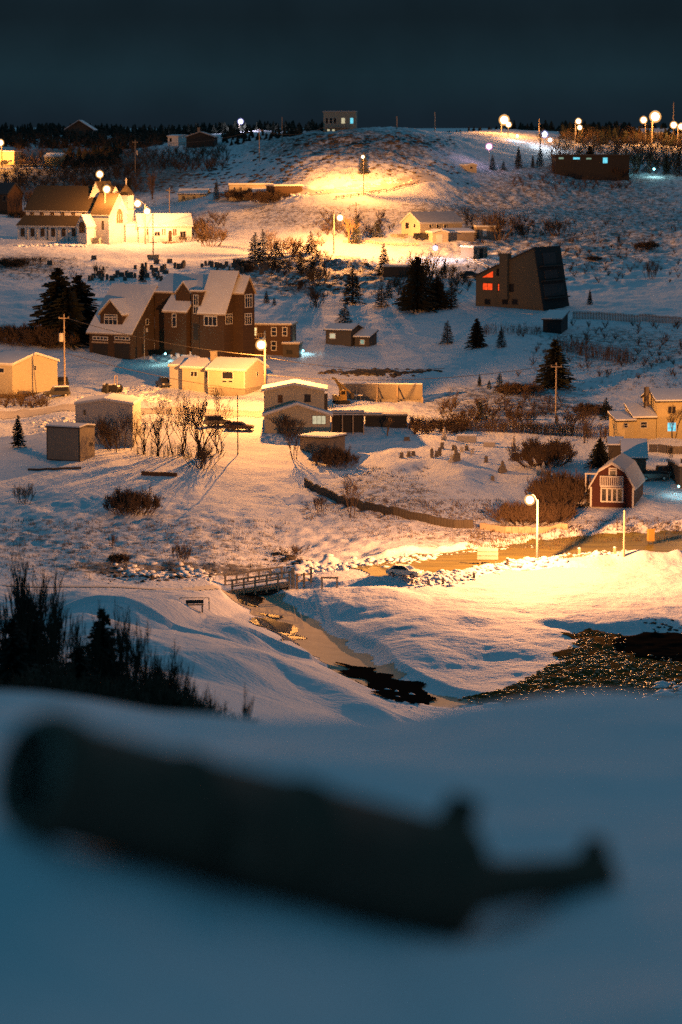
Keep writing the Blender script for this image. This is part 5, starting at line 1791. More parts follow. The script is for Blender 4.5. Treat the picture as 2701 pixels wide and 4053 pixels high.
def furniture():
    p = place(772, 2412)
    t = thing('picnic_bench', 'dark picnic bench in the snow left of the stream', 'bench', p, R(8))
    solid(t, 'seat', M_darkwood, lambda q: q.box(-.95, -.22, .42, .95, .22, .5))
    solid(t, 'backrest', M_darkwood, lambda q: q.box(-.95, .24, .55, .95, .30, .95))
    for x in (-.8, .8):
        solid(t, 'leg', M_darkwood, lambda q: q.box(x - .05, -.2, -.4, x + .05, .28, .418).box(x - .05, .302, -.4, x + .05, .36, .9))
    p = place(768, 2402)
    t = thing('low_railing', 'low thin railing behind the picnic bench', 'railing', p + Vector((0, .8, 0)))
    for x in (-1.6, 1.6):
        solid(t, 'post', M_wood, lambda q: q.box(x - .05, -.05, -.5, x + .05, .05, .8))
    solid(t, 'rail', M_wood, lambda q: q.box(-1.6, -.04, .802, 1.6, .04, .88))
    # blank board on posts beside the road
    f = Frame('sign_board', 'blank pale board of three planks on two posts beside the road', 'sign', 1901, 2238, -4)
    w = f.fx(1963, 0, 2236)
    z0, z1 = f.fr(1930, 2216)[1], f.fr(1930, 2168)[1]
    for x in (0, w):
        solid(f.root, 'post', M_wood, lambda q: q.box(x - .1, 0, -1, x + .1, .18, z1 + .05))
    h = (z1 - z0) / 3
    for i in range(3):
        solid(f.root, 'plank', M_trim, lambda q: q.box(-.35, -.07, z0 + h * i + .04, w + .3, -.003, z0 + h * (i + 1) - .04))
    # yellow box
    p = place(2577, 2158)
    t = thing('road_box', 'yellow box on short legs beside the road at the right edge', 'box', p, R(12))
    solid(t, 'body', M_yellowbox, lambda q: q.box(-.42, -.35, .5, .42, .35, 1.9))
    solid(t, 'top', M_yellowbox, lambda q: q.ext([(-.4, 1.903), (.4, 1.903), (.4, 2.0), (-.4, 2.15)], 'x', -.47, .47))
    for x in (-.3, .3):
        solid(t, 'leg', M_darktrim, lambda q: q.box(x - .06, -.1, -.5, x + .06, .1, .498))
    # guard posts along the stream side of the road
    for i, (px, py, where) in enumerate(((1632, 2318, 'directly below the parked car'), (1697, 2318, 'second along from the parked car'), (1754, 2312, 'third along from the parked car'),
                                         (1877, 2292, 'in front of the blank sign board'), (2010, 2238, 'between the sign board and the road lamp'), (2294, 2195, 'right of the road lamp'), (2434, 2190, 'just left of the pale wooden post'))):
        t = thing('guard_post', 'short timber guard post in the snow bank, ' + where, 'post', place(px, py), 0, 'guard posts along the road')
        solid(t, 'post', M_wood, lambda q: q.box(-.16, -.16, -.8, .16, .16, .75))
        solid(t, 'snow_cap', M_snow, lambda q: q.ball((0, 0, .75), .22, 8, (1, 1, .6)))
    p1, p2 = place(1190, 2325), place(1215, 2325)
    t = thing('timber_rack', 'weathered goal shaped rack on the bank right of the footbridge', 'rack', place(1305, 2330))
    for x in (-.9, .9):
        solid(t, 'post', M_wood, lambda q: q.box(x - .1, -.1, -.8, x + .1, .1, 1.2))
    solid(t, 'beam', M_wood, lambda q: q.box(-1.1, -.11, 1.203, 1.1, .11, 1.4))


furniture()


# ------------------------------------------------------------------ fences, walls and hedges
def fence_run(name, label, cat, line, hpx, m, kind='boards', thick=.12, dep=None, pale=None):
    pts = [place(*p) for p in line]
    o = pts[0].copy()
    t = thing(name, label, cat, o)
    tot = 0
    q, caps, rails = MB(), MB(), MB()
    for a, b in zip(pts[:-1], pts[1:]):
        L = (b - a).length
        nseg = max(1, int(L / 0.9))
        for i in range(nseg):
            p, r_ = a.lerp(b, i / nseg), a.lerp(b, (i + 1) / nseg)
            p.z, r_.z = float(height(p.x, p.y)), float(height(r_.x, r_.y))
            h = hpx * p.y / F * random.uniform(.9, 1.05)
            dr = (r_ - p)
            dr.z = 0
            if kind == 'boards':
                e = r_ - dr.normalized() * .04
                n_ = dr.normalized().cross(Vector((0, 0, 1))) * thick / 2
                vs = [v - o for v in (p - n_ - Vector((0, 0, 1)), e - n_ - Vector((0, 0, 1)), e + n_ - Vector((0, 0, 1)), p + n_ - Vector((0, 0, 1)),
                                      p - n_ + Vector((0, 0, h)), e - n_ + Vector((0, 0, h)), e + n_ + Vector((0, 0, h)), p + n_ + Vector((0, 0, h)))]
                q.add(vs, [(3, 2, 1, 0), (4, 5, 6, 7), (0, 1, 5, 4), (1, 2, 6, 5), (2, 3, 7, 6), (3, 0, 4, 7)])
            elif kind == 'pickets':
                for k in range(3):
                    c_ = p.lerp(r_, k / 3) - o
                    q.box(c_.x - .09, c_.y - .05, c_.z - .6, c_.x + .09, c_.y + .05, c_.z + h)
                rails.bar(p - o + Vector((0, .06, h * .75)), r_ - o + Vector((0, .06, h * .75)), .08)
            else:
                if i % 3 == 0:
                    MB().box((p - o).x - .1, (p - o).y - .1, (p - o).z - .6, (p - o).x + .1, (p - o).y + .1, (p - o).z + h).build('post', m, t)
                for s in (.45, .9):
                    rails.bar(p - o + Vector((0, -.12, h * s)), r_ - o + Vector((0, -.12, h * s)), .08, .16)
    if q.v:
        q.build({'boards': 'boards', 'pickets': 'pickets'}[kind], m, t)
    if rails.v:
        rails.build('rails', m, t)
    return t


fence_run('timber_wall', 'long curved low timber retaining wall below the graveyard', 'wall', [(1208, 1925), (1255, 1952), (1320, 1980), (1420, 2012), (1560, 2042), (1700, 2072), (1800, 2090), (1875, 2093)], 34, M_darkwood, 'boards', .3)
fence_run('timber_wall', 'short low timber wall below the brown bushes, left of the road lamp', 'wall', [(1903, 2096), (2000, 2112), (2130, 2110), (2250, 2098)], 26, M_wood, 'boards', .3)
fence_run('picket_fence', 'long dark picket fence running right from the dark modern house', 'fence', [(2270, 1262), (2400, 1266), (2550, 1272), (2720, 1284)], 30, M_shed, 'pickets')
fence_run('rail_fence', 'white rail fence descending from the utility shed toward the modern house', 'fence', [(1850, 1032), (1890, 1048), (1945, 1072)], 17, M_trim, 'rail')
fence_run('rail_fence', 'low rail fence along the lit hill road behind the slim street lamp', 'fence', [(1330, 788), (1440, 774), (1560, 752), (1660, 726)], 12, M_wood, 'rail')
fence_run('rail_fence', 'low rail fence in front of the pale gabled house, right of the bend lamp', 'fence', [(1360, 962), (1450, 960), (1560, 972), (1660, 972)], 11, M_wood, 'rail')
fence_run('board_fence', 'long low dark plank lying along the snow in front of the weathered shed', 'fence', [(112, 1862), (215, 1862), (322, 1856)], 8, M_darktrim, 'boards', .5)
fence_run('board_fence', 'low dark board edging under the bare yard trees', 'fence', [(562, 1882), (640, 1884), (700, 1888)], 14, M_brownsid, 'boards', .5)
fence_run('yard_fence', 'board fence behind the shed, in front of the yellow house', 'fence', [(2570, 1790), (2640, 1795), (2740, 1798)], 34, M_shed, 'boards', .12)


def hedge(label, line, hpx, m, dens=90, depth=1.6, seed=3, pale=False):
    r = random.Random(seed)
    pts = [place(*p) for p in line]
    o = pts[0].copy()
    t = thing('hedge', label, 'hedge', o)
    q = MB()
    s_ = MB()
    for a, b in zip(pts[:-1], pts[1:]):
        for i in range(int((b - a).length * dens / 10)):
            p = a.lerp(b, r.random()) + Vector((r.uniform(-.4, .4), r.uniform(0, depth), 0))
            p.z = float(height(p.x, p.y)) - .1
            h = hpx * p.y / F * r.uniform(.6, 1.1)
            p -= o
            lean = Vector((r.uniform(-.18, .18), r.uniform(-.18, .18), 1))
            e = p + lean * h
            s_.tube(p, e, .03, .012, 3, False)
            for k in range(7):
                u = p.lerp(e, r.uniform(.25, .95))
                q.tube(u, u + Vector((r.uniform(-1, 1), r.uniform(-1, 1), r.uniform(.1, 1))) * h * .3, .016, .008, 3, False)
    s_.build('stems', m, t, False)
    q.build('twigs', m, t, False)


hedge('long brown leafless hedge along the upper edge of the graveyard', [(1800, 1700), (1960, 1712), (2120, 1720), (2280, 1728)], 50, M_twigpale, 330, 2.0, 3)
hedge('brown hedge between the long shed and the long hedge, behind the obelisk', [(1625, 1690), (1720, 1700), (1800, 1702)], 44, M_twig, 240, 2.0, 4)
hedge('tangled dark hedge between the grey barn and the lit yard', [(530, 1800), (640, 1815), (760, 1820), (840, 1815)], 60, M_yard, 70, 3.0, 5)
hedge('brown scrubby hedge to the left of the yellow house wing', [(2290, 1735), (2370, 1738), (2450, 1740)], 55, M_twigpale, 200, 2.5, 6)
hedge('dark scrub hedge in front of the modern house deck', [(1890, 1330), (2020, 1325), (2140, 1330)], 40, M_twig, 90, 3.0, 7)
hedge('dark shrub row on the slope under the big round spruce', [(2010, 1650), (2120, 1648), (2190, 1655)], 60, M_twig, 80, 3.0, 8)
hedge('dark juniper row across the blue field on the right', [(2200, 1390), (2300, 1410), (2420, 1432), (2510, 1445)], 60, M_twig, 150, 4.0, 9)
hedge('scrubby row at the left edge beside the pale house', [(-30, 1600), (60, 1605), (130, 1602)], 55, M_twigpale, 110, 2.0, 10)

# ------------------------------------------------------------------ graveyards
def slab(h, w, d, kind):
    q = MB()
    if kind == 'round':
        q.ext([(-w / 2, -.6), (w / 2, -.6), (w / 2, h * .75)] + [(w / 2 * math.cos(t), h * .75 + h * .25 * math.sin(t)) for t in np.linspace(.3, 2.84, 7)] + [(-w / 2, h * .75)], 'y', -d / 2, d / 2)
    elif kind == 'square':
        q.box(-w / 2, -d / 2, -.6, w / 2, d / 2, h).box(-w * .6, -d, -.6, w * .6, d, .15)
    elif kind == 'cross':
        q.box(-.09, -.08, -.6, .09, .08, h).box(-w / 2, -.07, h * .66, w / 2, .07, h * .66 + .18)
    elif kind == 'obelisk':
        q.box(-.55, -.55, -.6, .55, .55, .5).box(-.4, -.4, .503, .4, .4, .9)
        q.add([(x * s, y * s, z) for z, s in ((.903, .27), (h * .9, .16)) for x, y in ((-1, -1), (1, -1), (1, 1), (-1, 1))] + [(0, 0, h)],
              [(3, 2, 1, 0), (0, 1, 5, 4), (1, 2, 6, 5), (2, 3, 7, 6), (3, 0, 4, 7), (4, 5, 8), (5, 6, 8), (6, 7, 8), (7, 4, 8)])
    elif kind == 'statue':
        q.box(-.4, -.4, -.6, .4, .4, h * .25)
        q.lathe([(h * .253, .30), (h * .5, .24), (h * .7, .27), (h * .8, .2), (h * .84, .09), (h * .87, .12), (h * .93, .13), (h, .05)], 12, Matrix.Rotation(-math.pi / 2, 4, 'Y'))
    return q


def graves():
    spec = [(1590, 1813, 22, 'square', 'leftmost of three small stones at the left side of the lower graveyard'), (1618, 1809, 21, 'square', 'middle of three small stones at the left side of the lower graveyard'),
            (1637, 1805, 18, 'square', 'rightmost of three small stones at the left side of the lower graveyard'), (1711, 1812, 38, 'round', 'tall round topped stone, left one of the tall pair in the lower graveyard'),
            (1729, 1809, 24, 'square', 'small stone standing between the tall pair in the lower graveyard'), (1741, 1805, 34, 'round', 'tall round topped stone, right one of the tall pair in the lower graveyard'),
            (1750, 1776, 25, 'square', 'slim stone above the tall pair in the lower graveyard'), (1788, 1830, 31, 'statue', 'small monument just left of the largest monument'),
            (1806, 1823, 58, 'obelisk', 'largest dark monument in the middle of the lower graveyard'), (1816, 1820, 28, 'square', 'stone just right of the largest monument'),
            (1797, 1783, 22, 'square', 'leaning slim stone above the largest monument'), (1829, 1790, 22, 'round', 'pale leaning stone up right of the largest monument'), (1848, 1784, 20, 'square', 'stone at the top of the lower graveyard below the box tomb'),
            (1866, 1804, 22, 'cross', 'left one of two thin pale crosses in the lower graveyard'), (1874, 1797, 22, 'cross', 'right one of two thin pale crosses in the lower graveyard'),
            (1925, 1831, 25, 'square', 'lone dark stone right of the middle of the lower graveyard'), (1990, 1872, 48, 'obelisk', 'dark pointed monument on the right slope of the lower graveyard'),
            (2037, 1783, 60, 'statue', 'tall pale statue on a pedestal near the hedge'), (2132, 1884, 38, 'square', 'slim dark stone beside the pale statue at the right end'),
            (2152, 1880, 52, 'statue', 'pale statue at the right end of the lower graveyard'), (1951, 1905, 20, 'round', 'half buried stone lowest in the graveyard'),
            (1758, 1742, 52, 'statue', 'pale statue standing among the hedge above the graveyard'), (1607, 1745, 15, 'square', 'left one of two tiny stones by the yard tree'), (1616, 1745, 15, 'square', 'right one of two tiny stones by the yard tree')]
    for px, py, h, kind, lab in spec:
        p = place(px, py)
        k = p.y / F
        pale = kind == 'statue' or 'pale' in lab
        o = slab(h * k, .55, .22, kind).build('gravestone', M_stonepale if pale else M_stone)
        o.location, o.rotation_euler = p, (random.uniform(-.06, .06), random.uniform(-.06, .06), R(random.uniform(-30, 20)))
        tag(o, lab, 'gravestone', 'stones of the lower graveyard')
    for px, py, w, h, lab in ((1848, 1750, 3.0, .95, 'long snow topped box tomb near the top of the lower graveyard'), (1938, 1768, 1.8, .7, 'smaller snow topped box tomb right of the long one')):
        t = thing('box_tomb', lab, 'tomb', place(px, py), R(-8))
        solid(t, 'body', M_stonepale, lambda q: q.box(-w / 2, -.6, -.6, w / 2, .6, h))
        solid(t, 'snow_cover', M_snow, lambda q: q.box(-w / 2 - .05, -.65, h + .003, w / 2 + .05, .65, h + .2))
    r = random.Random(9)
    kinds = [slab(1.15, .9, .25, 'square').mesh('gravestone', M_stone), slab(1.0, 1.25, .3, 'square').mesh('gravestone', M_stone), slab(1.25, .8, .25, 'round').mesh('gravestone', M_stone), slab(1.6, .5, .4, 'square').mesh('gravestone', M_stone)]
    rows = [(345, 640, 1086, 1112, 27, 'dark headstone in the crowded left rows of the upper churchyard'), (500, 660, 1062, 1084, 12, 'dark headstone in the rows directly above the brown house roof'),
            (690, 905, 1048, 1068, 15, 'dark headstone in the sparse rows below the church hall'), (905, 1090, 1046, 1088, 32, 'dark headstone in the right hand rows of the upper churchyard')]
    for x0, x1, y0, y1, n_, lab in rows:
        for i in range(n_):
            p = place(r.uniform(x0, x1), r.uniform(y0, y1))
            o = bpy.data.objects.new('gravestone', r.choice(kinds))
            COL.objects.link(o)
            o.location, o.rotation_euler = p, (r.uniform(-.05, .05), r.uniform(-.05, .05), R(r.uniform(-25, 15)))
            o.scale = (r.uniform(.8, 1.2),) * 2 + (r.uniform(.75, 1.2),)
            tag(o, lab, 'gravestone', 'headstones: ' + lab)
    for px, py, lab in ((372, 1027, 'small dark block in the snow left of the churchyard, below the aisle'), (620, 1044, 'dark block in the snow below the flagpole planter'), (672, 1040, 'round topped dark stone right of the flagpole planter'), (197, 1048, 'low dark stone at the left end below the church')):
        o = kinds[2].copy()
        q = bpy.data.objects.new('gravestone', kinds[1])
        COL.objects.link(q)
        q.location = place(px, py)
        tag(q, lab, 'gravestone')


graves()

# ------------------------------------------------------------------ trees and bushes
TREES = [
    ('big', 232, 1352, 300, 'tall dark spruce left of the brown house, left one of the big group', 1.6), ('big', 312, 1345, 262, 'broad dark spruce directly left of the brown house roof', 1.7),
    ('big', 268, 1365, 235, 'dark spruce at the front of the group left of the brown house', 1.7),
    ('dense', 130, 1362, 95, 'dark rounded bush at the foot of the spruces left of the brown house', 1.3), ('dense', 215, 1372, 80, 'dark bush between the spruces and the garage house', 1.4),
    ('dense', 30, 1355, 90, 'dark bush at the far left edge above the cream house', 1.3),
    ('spruce', 1010, 1045, 128, 'dark spruce left of the narrow one at the right end of the churchyard', 1.1), ('spruce', 1042, 1052, 150, 'tallest narrow spruce at the right end of the churchyard', .75),
    ('spruce', 1092, 1062, 100, 'bushy spruce right of the narrow one at the churchyard end', 1.25), ('spruce', 1195, 1082, 80, 'small dark spruce, left one of the two below the lit bank', 1.1),
    ('spruce', 1238, 1106, 98, 'small dark spruce, right one of the two below the lit bank', 1.0), ('spruce', 1232, 1000, 88, 'spruce lit orange left of the bend lamp', 1.1),
    ('spruce', 1397, 1204, 158, 'dark pointed spruce in the middle of the slope', 1.15), ('spruce', 1520, 1092, 132, 'snow flecked spruce in front of the white lit bend', .95),
    ('big', 1652, 1232, 222, 'largest dark spruce in the centre left of the modern house', 1.2), ('big', 1730, 1222, 130, 'broad dark spruce right of the largest central one', 1.6),
    ('spruce', 1600, 1222, 90, 'dark spruce at the left foot of the largest central one', 1.4), ('spruce', 1788, 1215, 95, 'dark spruce nearest the modern house on its left', 1.4),
    ('spruce', 1510, 1216, 90, 'low dark spruce left of the central group', 1.4), ('spruce', 1540, 1180, 80, 'thin dark spruce in front of the cabin', 1.0),
    ('spruce', 1365, 1295, 92, 'dark spruce behind the small house', 1.4), ('spruce', 1420, 1318, 42, 'small dark shrubby spruce at the right end of the small house roof', 1.4),
    ('spruce', 1771, 1362, 96, 'dark spruce standing alone left of the pair on the blue slope', 1.2), ('big', 1888, 1378, 122, 'largest spruce on the blue slope below the modern house', 1.35),
    ('spruce', 1985, 1375, 80, 'small spruce right of the largest one on the blue slope', 1.2), ('big', 2196, 1538, 200, 'big round dark spruce behind the road utility pole', 1.5),
    ('spruce', 1899, 1530, 50, 'little spruce, left one of the pair on the right slope', 1.1), ('spruce', 1978, 1555, 85, 'little spruce, right one of the pair on the right slope', .9),
    ('spruce', 1937, 1540, 38, 'tiny spruce between the pair on the right slope', 1.2), ('spruce', 1903, 1664, 84, 'squat spruce behind the graveyard hedge', 1.3),
    ('spruce', 2400, 1662, 92, 'dark spruce left of the yellow house wing', 1.2), ('dense', 2345, 1640, 60, 'dark bush left of the spruce by the yellow house wing', 1.5), ('big', 2375, 1850, 118, 'dark spruce left of the shed behind the red house', 1.5),
    ('spruce', 2430, 1835, 80, 'dark low spruce in front of the blue shed roof', 1.6), ('spruce', 1055, 1200, 50, 'small spruce on the blue field right of the brown house', 1.2),
    ('spruce', 1086, 1208, 32, 'tiny spruce on the blue field right of the small one', 1.2), ('spruce', 1441, 690, 88, 'spruce right behind the slim hill road lamp', 1.1),
    ('spruce', 1950, 672, 62, 'left one of the young spruces on the hill shoulder', .95), ('spruce', 1994, 674, 38, 'smallest of the young spruces on the hill shoulder', 1.1), ('spruce', 2053, 666, 88, 'tallest and widest of the young spruces on the hill shoulder', 1.0),
    ('spruce', 2110, 664, 52, 'short young spruce left of the rightmost one on the hill shoulder', .9), ('spruce', 2138, 658, 82, 'rightmost of the young spruces on the hill shoulder', .9),
    ('big', 2335, 695, 120, 'dark spruce in front of the teal lit house', 1.1), ('spruce', 510, 778, 90, 'dark spruce behind the church spire', .95), ('spruce', 562, 1116, 75, 'small dark spruce in the upper churchyard rows', 1.0),
    ('spruce', 2336, 1206, 62, 'small spruce by the picket fence right of the modern house', 1.0), ('spruce', 2450, 958, 30, 'tiny lone spruce on the bare right hillside', 1.0),
    ('spruce', 858, 790, 82, 'narrow dark tree between the yellow cottage and long house', .8), ('spruce', 2640, 690, 88, 'dark spruce at the upper right edge, left one', 1.1), ('spruce', 2690, 695, 105, 'dark spruce at the upper right edge, right one', 1.1),
    ('spruce', 72, 1770, 130, 'dark evergreen left of the weathered shed', 1.2), ('spruce', 238, 1098, 40, 'tiny spruce among the bushes at the left end of the churchyard', 1.0),
    ('yard', 700, 1800, 275, 'large bare tree in the lit yard, leftmost of three', .95), ('yard', 790, 1808, 290, 'large bare tree in the lit yard, middle of three', .95), ('yard', 620, 1805, 200, 'bare tree between the grey barn and the lit yard trees', .9),
    ('yard', 875, 1795, 165, 'low spreading bare tree in front of the dark parked cars', .9), ('yard', 555, 1800, 190, 'bare tree against the grey barn wall', .8), ('shrub', 470, 1780, 150, 'dark bare bush in front of the grey barn', 1.0), ('shrub', 790, 1855, 110, 'dark bush at the foot of the lit yard trees', 1.2),
    ('pale', 1380, 962, 110, 'bare tree glowing orange beside the bend lamp', 1.1), ('spruce', 1410, 965, 108, 'tall bushy tree glowing orange right of the bend lamp', .9), ('spruce', 1492, 940, 70, 'snow flecked spruce right of the bend lamp trees', 1.3),
    ('multi', 1172, 1818, 150, 'bare bush left of the low shed', 1.0), ('shrub', 1150, 1730, 100, 'bare bush in front of the two storey house wall', 1.2), ('dense', 1325, 1845, 95, 'dark bush right in front of the low shed', 1.1),
    ('pale', 1534, 1725, 78, 'small bare tree in front of the long low shed', 1.1), ('multi', 1398, 2052, 175, 'round bare tree at the curved timber wall', .9), ('shrub', 1275, 2030, 80, 'thin shrub just below the left end of the timber wall', .6),
    ('multi', 2312, 1755, 165, 'tall bare tree left of the blue roofed shed', .8), ('multi', 1850, 905, 95, 'thin bare tree right of the pale gabled house', .7), ('shrub', 1985, 950, 130, 'big bare bush above the brown shed', 1.0), ('shrub', 2080, 930, 50, 'bare bush right of the brown shed', 1.4),
    ('shrub', 2220, 935, 72, 'bare bush alone on the right hillside', 1.3), ('dense', 525, 2032, 125, 'round dark bush on the lower left slope', 1.0), ('shrub', 95, 1995, 90, 'small upright shrub at the lower left edge of the slope', .8),
    ('dense', 470, 2225, 45, 'low dark round bush near the foot of the lower slope', 1.2), ('shrub', 445, 2170, 70, 'thin weeds above the low dark bush', .4), ('shrub', 712, 2228, 85, 'bare shrub near the foot of the lower slope', .8),
    ('shrub', 1160, 2205, 50, 'low dark scrub above the footbridge', 1.8), ('multi', 2656, 1828, 72, 'small bare tree right of the blue roofed shed', .9), ('multi', 2662, 1735, 150, 'bare tree in front of the tall yellow house', .9),
    ('multi', 600, 790, 120, 'bare tree behind the church hall', .9), ('multi', 95, 835, 105, 'bare tree left of the church', 1.0), ('multi', 130, 830, 80, 'second bare tree left of the church', 1.0), ('shrubpale', 838, 975, 95, 'rounded bare bush right of the church hall', 1.3), ('shrubpale', 790, 935, 80, 'bare bush behind the right end of the church hall', 1.3),
    ('shrub', 1700, 1130, 150, 'tall bare bush below the blue white lamp', 1.0), ('shrubpale', 1770, 1100, 70, 'bare orange lit shrub between the lamp and the lane', 1.4), ('shrubpale', 1140, 1010, 90, 'orange lit shrub below the upper road, left of the bend', 1.3), ('multi', 1060, 990, 90, 'bare tree behind the narrow churchyard spruce', 1.0),
    ('dense', 2150, 1840, 130, 'dense round brown bush at the right end of the graveyard', 1.1), ('dense', 2238, 1990, 165, 'large dense brown bush beside the red house', 1.0), ('dense', 2080, 2068, 105, 'wide low brown bush behind the road lamp', 1.5), ('dense', 2190, 2065, 95, 'brown bush right of the road lamp pole', 1.3),
    ('dense', 2215, 2000, 140, 'brown bush between the road lamp and the large one by the red house', 1.0), ('shrubpale', 1260, 1130, 90, 'bare shrub between the two small spruces and the pointed spruce', 1.2), ('shrub', 1255, 1215, 80, 'dark bare bush in the middle of the blue field', 1.2), ('shrub', 2575, 1105, 80, 'thin leaning bare tree on the right slope', .6),
    ('dense', 2560, 985, 40, 'dark round bush on the bare right hillside', 1.4), ('dense', 2350, 1030, 22, 'small dark bush below the round one on the right hillside', 1.8), ('dense', 1070, 800, 60, 'dark bushes in front of the long pale house', 1.6), ('dense', 960, 790, 55, 'dark hedge bush at the left end of the long pale house', 1.9),
    ('shrub', 2520, 680, 90, 'bare bushes right of the teal lit house', 1.8), ('shrub', 2450, 705, 50, 'dark bush below the right end of the teal lit house', 2.5), ('pale', 2350, 610, 90, 'bare tree glowing orange behind the teal lit house', .6), ('pale', 2140, 600, 100, 'narrow tree glowing orange left of the white skyline lamp', .5),
    ('multi', 2450, 600, 60, 'pale frosted tree right of the orange tree on the skyline', 1.4), ('shrub', 330, 760, 60, 'dark bare scrub on the snowy slope above the church', 1.6), ('dense', 75, 862, 35, 'dark round bush at the left end of the church', 1.3), ('shrub', 155, 845, 100, 'bare scrub left of the church roof end', 1.0),
    ('shrubpale', 395, 1095, 60, 'thin weedy shrub in the upper churchyard', 1.0), ('shrub', 140, 1046, 34, 'low dark scrub at the left below the church', 2.4), ('dense', 40, 1055, 45, 'dark brush at the left edge below the church', 2.0), ('shrub', 1180, 1150, 50, 'low bare brush at the edge of the blue field', 1.8),
    ('shrub', 1815, 1680, 70, 'bare brush behind the graveyard, left of the squat spruce', 1.2), ('shrub', 2080, 1690, 80, 'bare brush left of the road utility pole', 1.4), ('shrub', 2250, 1700, 90, 'bare brush right of the road utility pole', 1.3), ('dense', 2060, 1560, 60, 'dark low bush left of the big round spruce', 1.8),
]
for row in TREES:
    kind, px, py, h, lab, ws = row
    plant(kind, px, py, h, lab, ws)

# near bushes on the hillside below the viewpoint
NEAR = [('big', 95, 112, 470, 'dark bushy spruce at the left edge of the near thicket', 1.2), ('big', 392, 108, 430, 'pointed dark spruce in the middle of the near thicket', 1.0),
        ('big', 290, 98, 300, 'low dark spruce in front of the near thicket', 1.5), ('big', 30, 98, 420, 'dark spruce cut by the left edge in the near thicket', 1.2),
        ('nearm', 15, 110, 700, 'tallest bare sapling at the left edge of the near thicket', .5), ('nearm', 130, 112, 600, 'tall bare sapling with upright shoots in the near thicket', .6), ('nearm', 255, 108, 560, 'bare sapling behind the middle of the near thicket', .55), ('nearm', 330, 106, 470, 'bare sapling just left of the pointed near spruce', .5),
        ('nearm', 495, 104, 480, 'bare forked sapling right of the pointed near spruce', .5), ('nearm', 555, 104, 400, 'slim bare sapling at the right of the near thicket', .5), ('nearm', 70, 115, 640, 'bare sapling with the highest crossing twigs in the near thicket', .6),
        ('nearm', 195, 106, 520, 'bare sapling between the left and middle near spruces', .6), ('nearm', 430, 100, 420, 'bare sapling right behind the pointed near spruce', .6), ('nearm', 640, 100, 330, 'short bare sapling among the near shoots', .6),
        ('reed', 590, 98, 330, 'thick bare shoots right of the near spruces', .8), ('reed', 650, 96, 290, 'reedy bare shoots in the middle of the near shoot row', .8), ('reed', 715, 94, 270, 'reedy bare shoots toward the right of the near shoot row', .8), ('reed', 780, 92, 230, 'short reedy bare shoots near the right end of the near shoot row', .9), ('reed', 850, 90, 150, 'shortest reedy shoots at the right end of the near shoot row', 1.0),
        ('reed', 530, 96, 280, 'low dark shoots below the near saplings', .9), ('dense', 480, 90, 190, 'dense dark brush at the foot of the near thicket', 1.4), ('dense', 330, 90, 220, 'dense dark brush under the pointed near spruce', 1.4), ('dense', 180, 90, 240, 'dense dark brush at the left foot of the near thicket', 1.4), ('dense', 60, 90, 260, 'dense dark brush at the left edge of the near thicket', 1.3), ('dense', 620, 90, 150, 'dense dark brush under the near shoot row', 1.5), ('dense', 760, 88, 110, 'low dense brush under the right end of the near shoot row', 1.8),
        ('nearm', 975, 88, 270, 'small bare sapling standing apart right of the near thicket', .45), ('reed', 940, 86, 110, 'little leafless shrub at the right end of the near thicket', .8), ('shrub', 1240, 82, 130, 'two thin weeds alone on the blue slope', .25)]
for kind, px, d, h, lab, ws in NEAR:
    plant(kind, px, 0, h + 60, lab, ws, d=d)

# ------------------------------------------------------------------ stuff nobody could count
def px_points(n_, region, seed, dmin=60):
    r = random.Random(seed)
    out = []
    for _ in range(n_):
        if len(region) == 4 and not hasattr(region[0], '__len__'):
            x, y = r.uniform(region[0], region[2]), r.uniform(region[1], region[3])
        else:
            i = r.randrange(len(region) - 1)
            t = r.random()
            (a, b_), (c, d) = region[i], region[i + 1]
            x, y = a + (c - a) * t, b_ + (d - b_) * t
        out.append(place(x, y, dmin))
    return out


def lumps(name, groups, m, sq=.7, jit=1.5, smooth=True, mult=1.25, lift=0.0, keep=None):
    q = MB()
    r = random.Random(77)
    for n_, line, r0, r1, spread in groups:
        for p in px_points(int(n_ * mult), line, r.random(), 60):
            p = p + Vector((r.gauss(0, 1) * jit * .5, r.gauss(0, 1) * spread, 0))
            p.z = float(height(p.x, p.y))
            if keep and not in_poly(np.array([p.x]), np.array([p.y]), keep)[0]:
                continue
            rad = r0 * .6 + (r1 * .85 - r0 * .6) * r.random() ** 2.2
            o = len(q.v)
            q.ball((0, 0, 0), rad, 6, (r.uniform(.8, 1.5), r.uniform(.8, 1.3), sq * r.uniform(.7, 1.2)))
            for k in range(o, len(q.v)):
                v = Vector(q.v[k]) * r.uniform(.78, 1.2)
                q.v[k] = tuple(p + v + Vector((0, 0, lift - rad * .12)))
    o = q.build(name, m, None, False, smooth)
    return tag(o, kind='stuff')


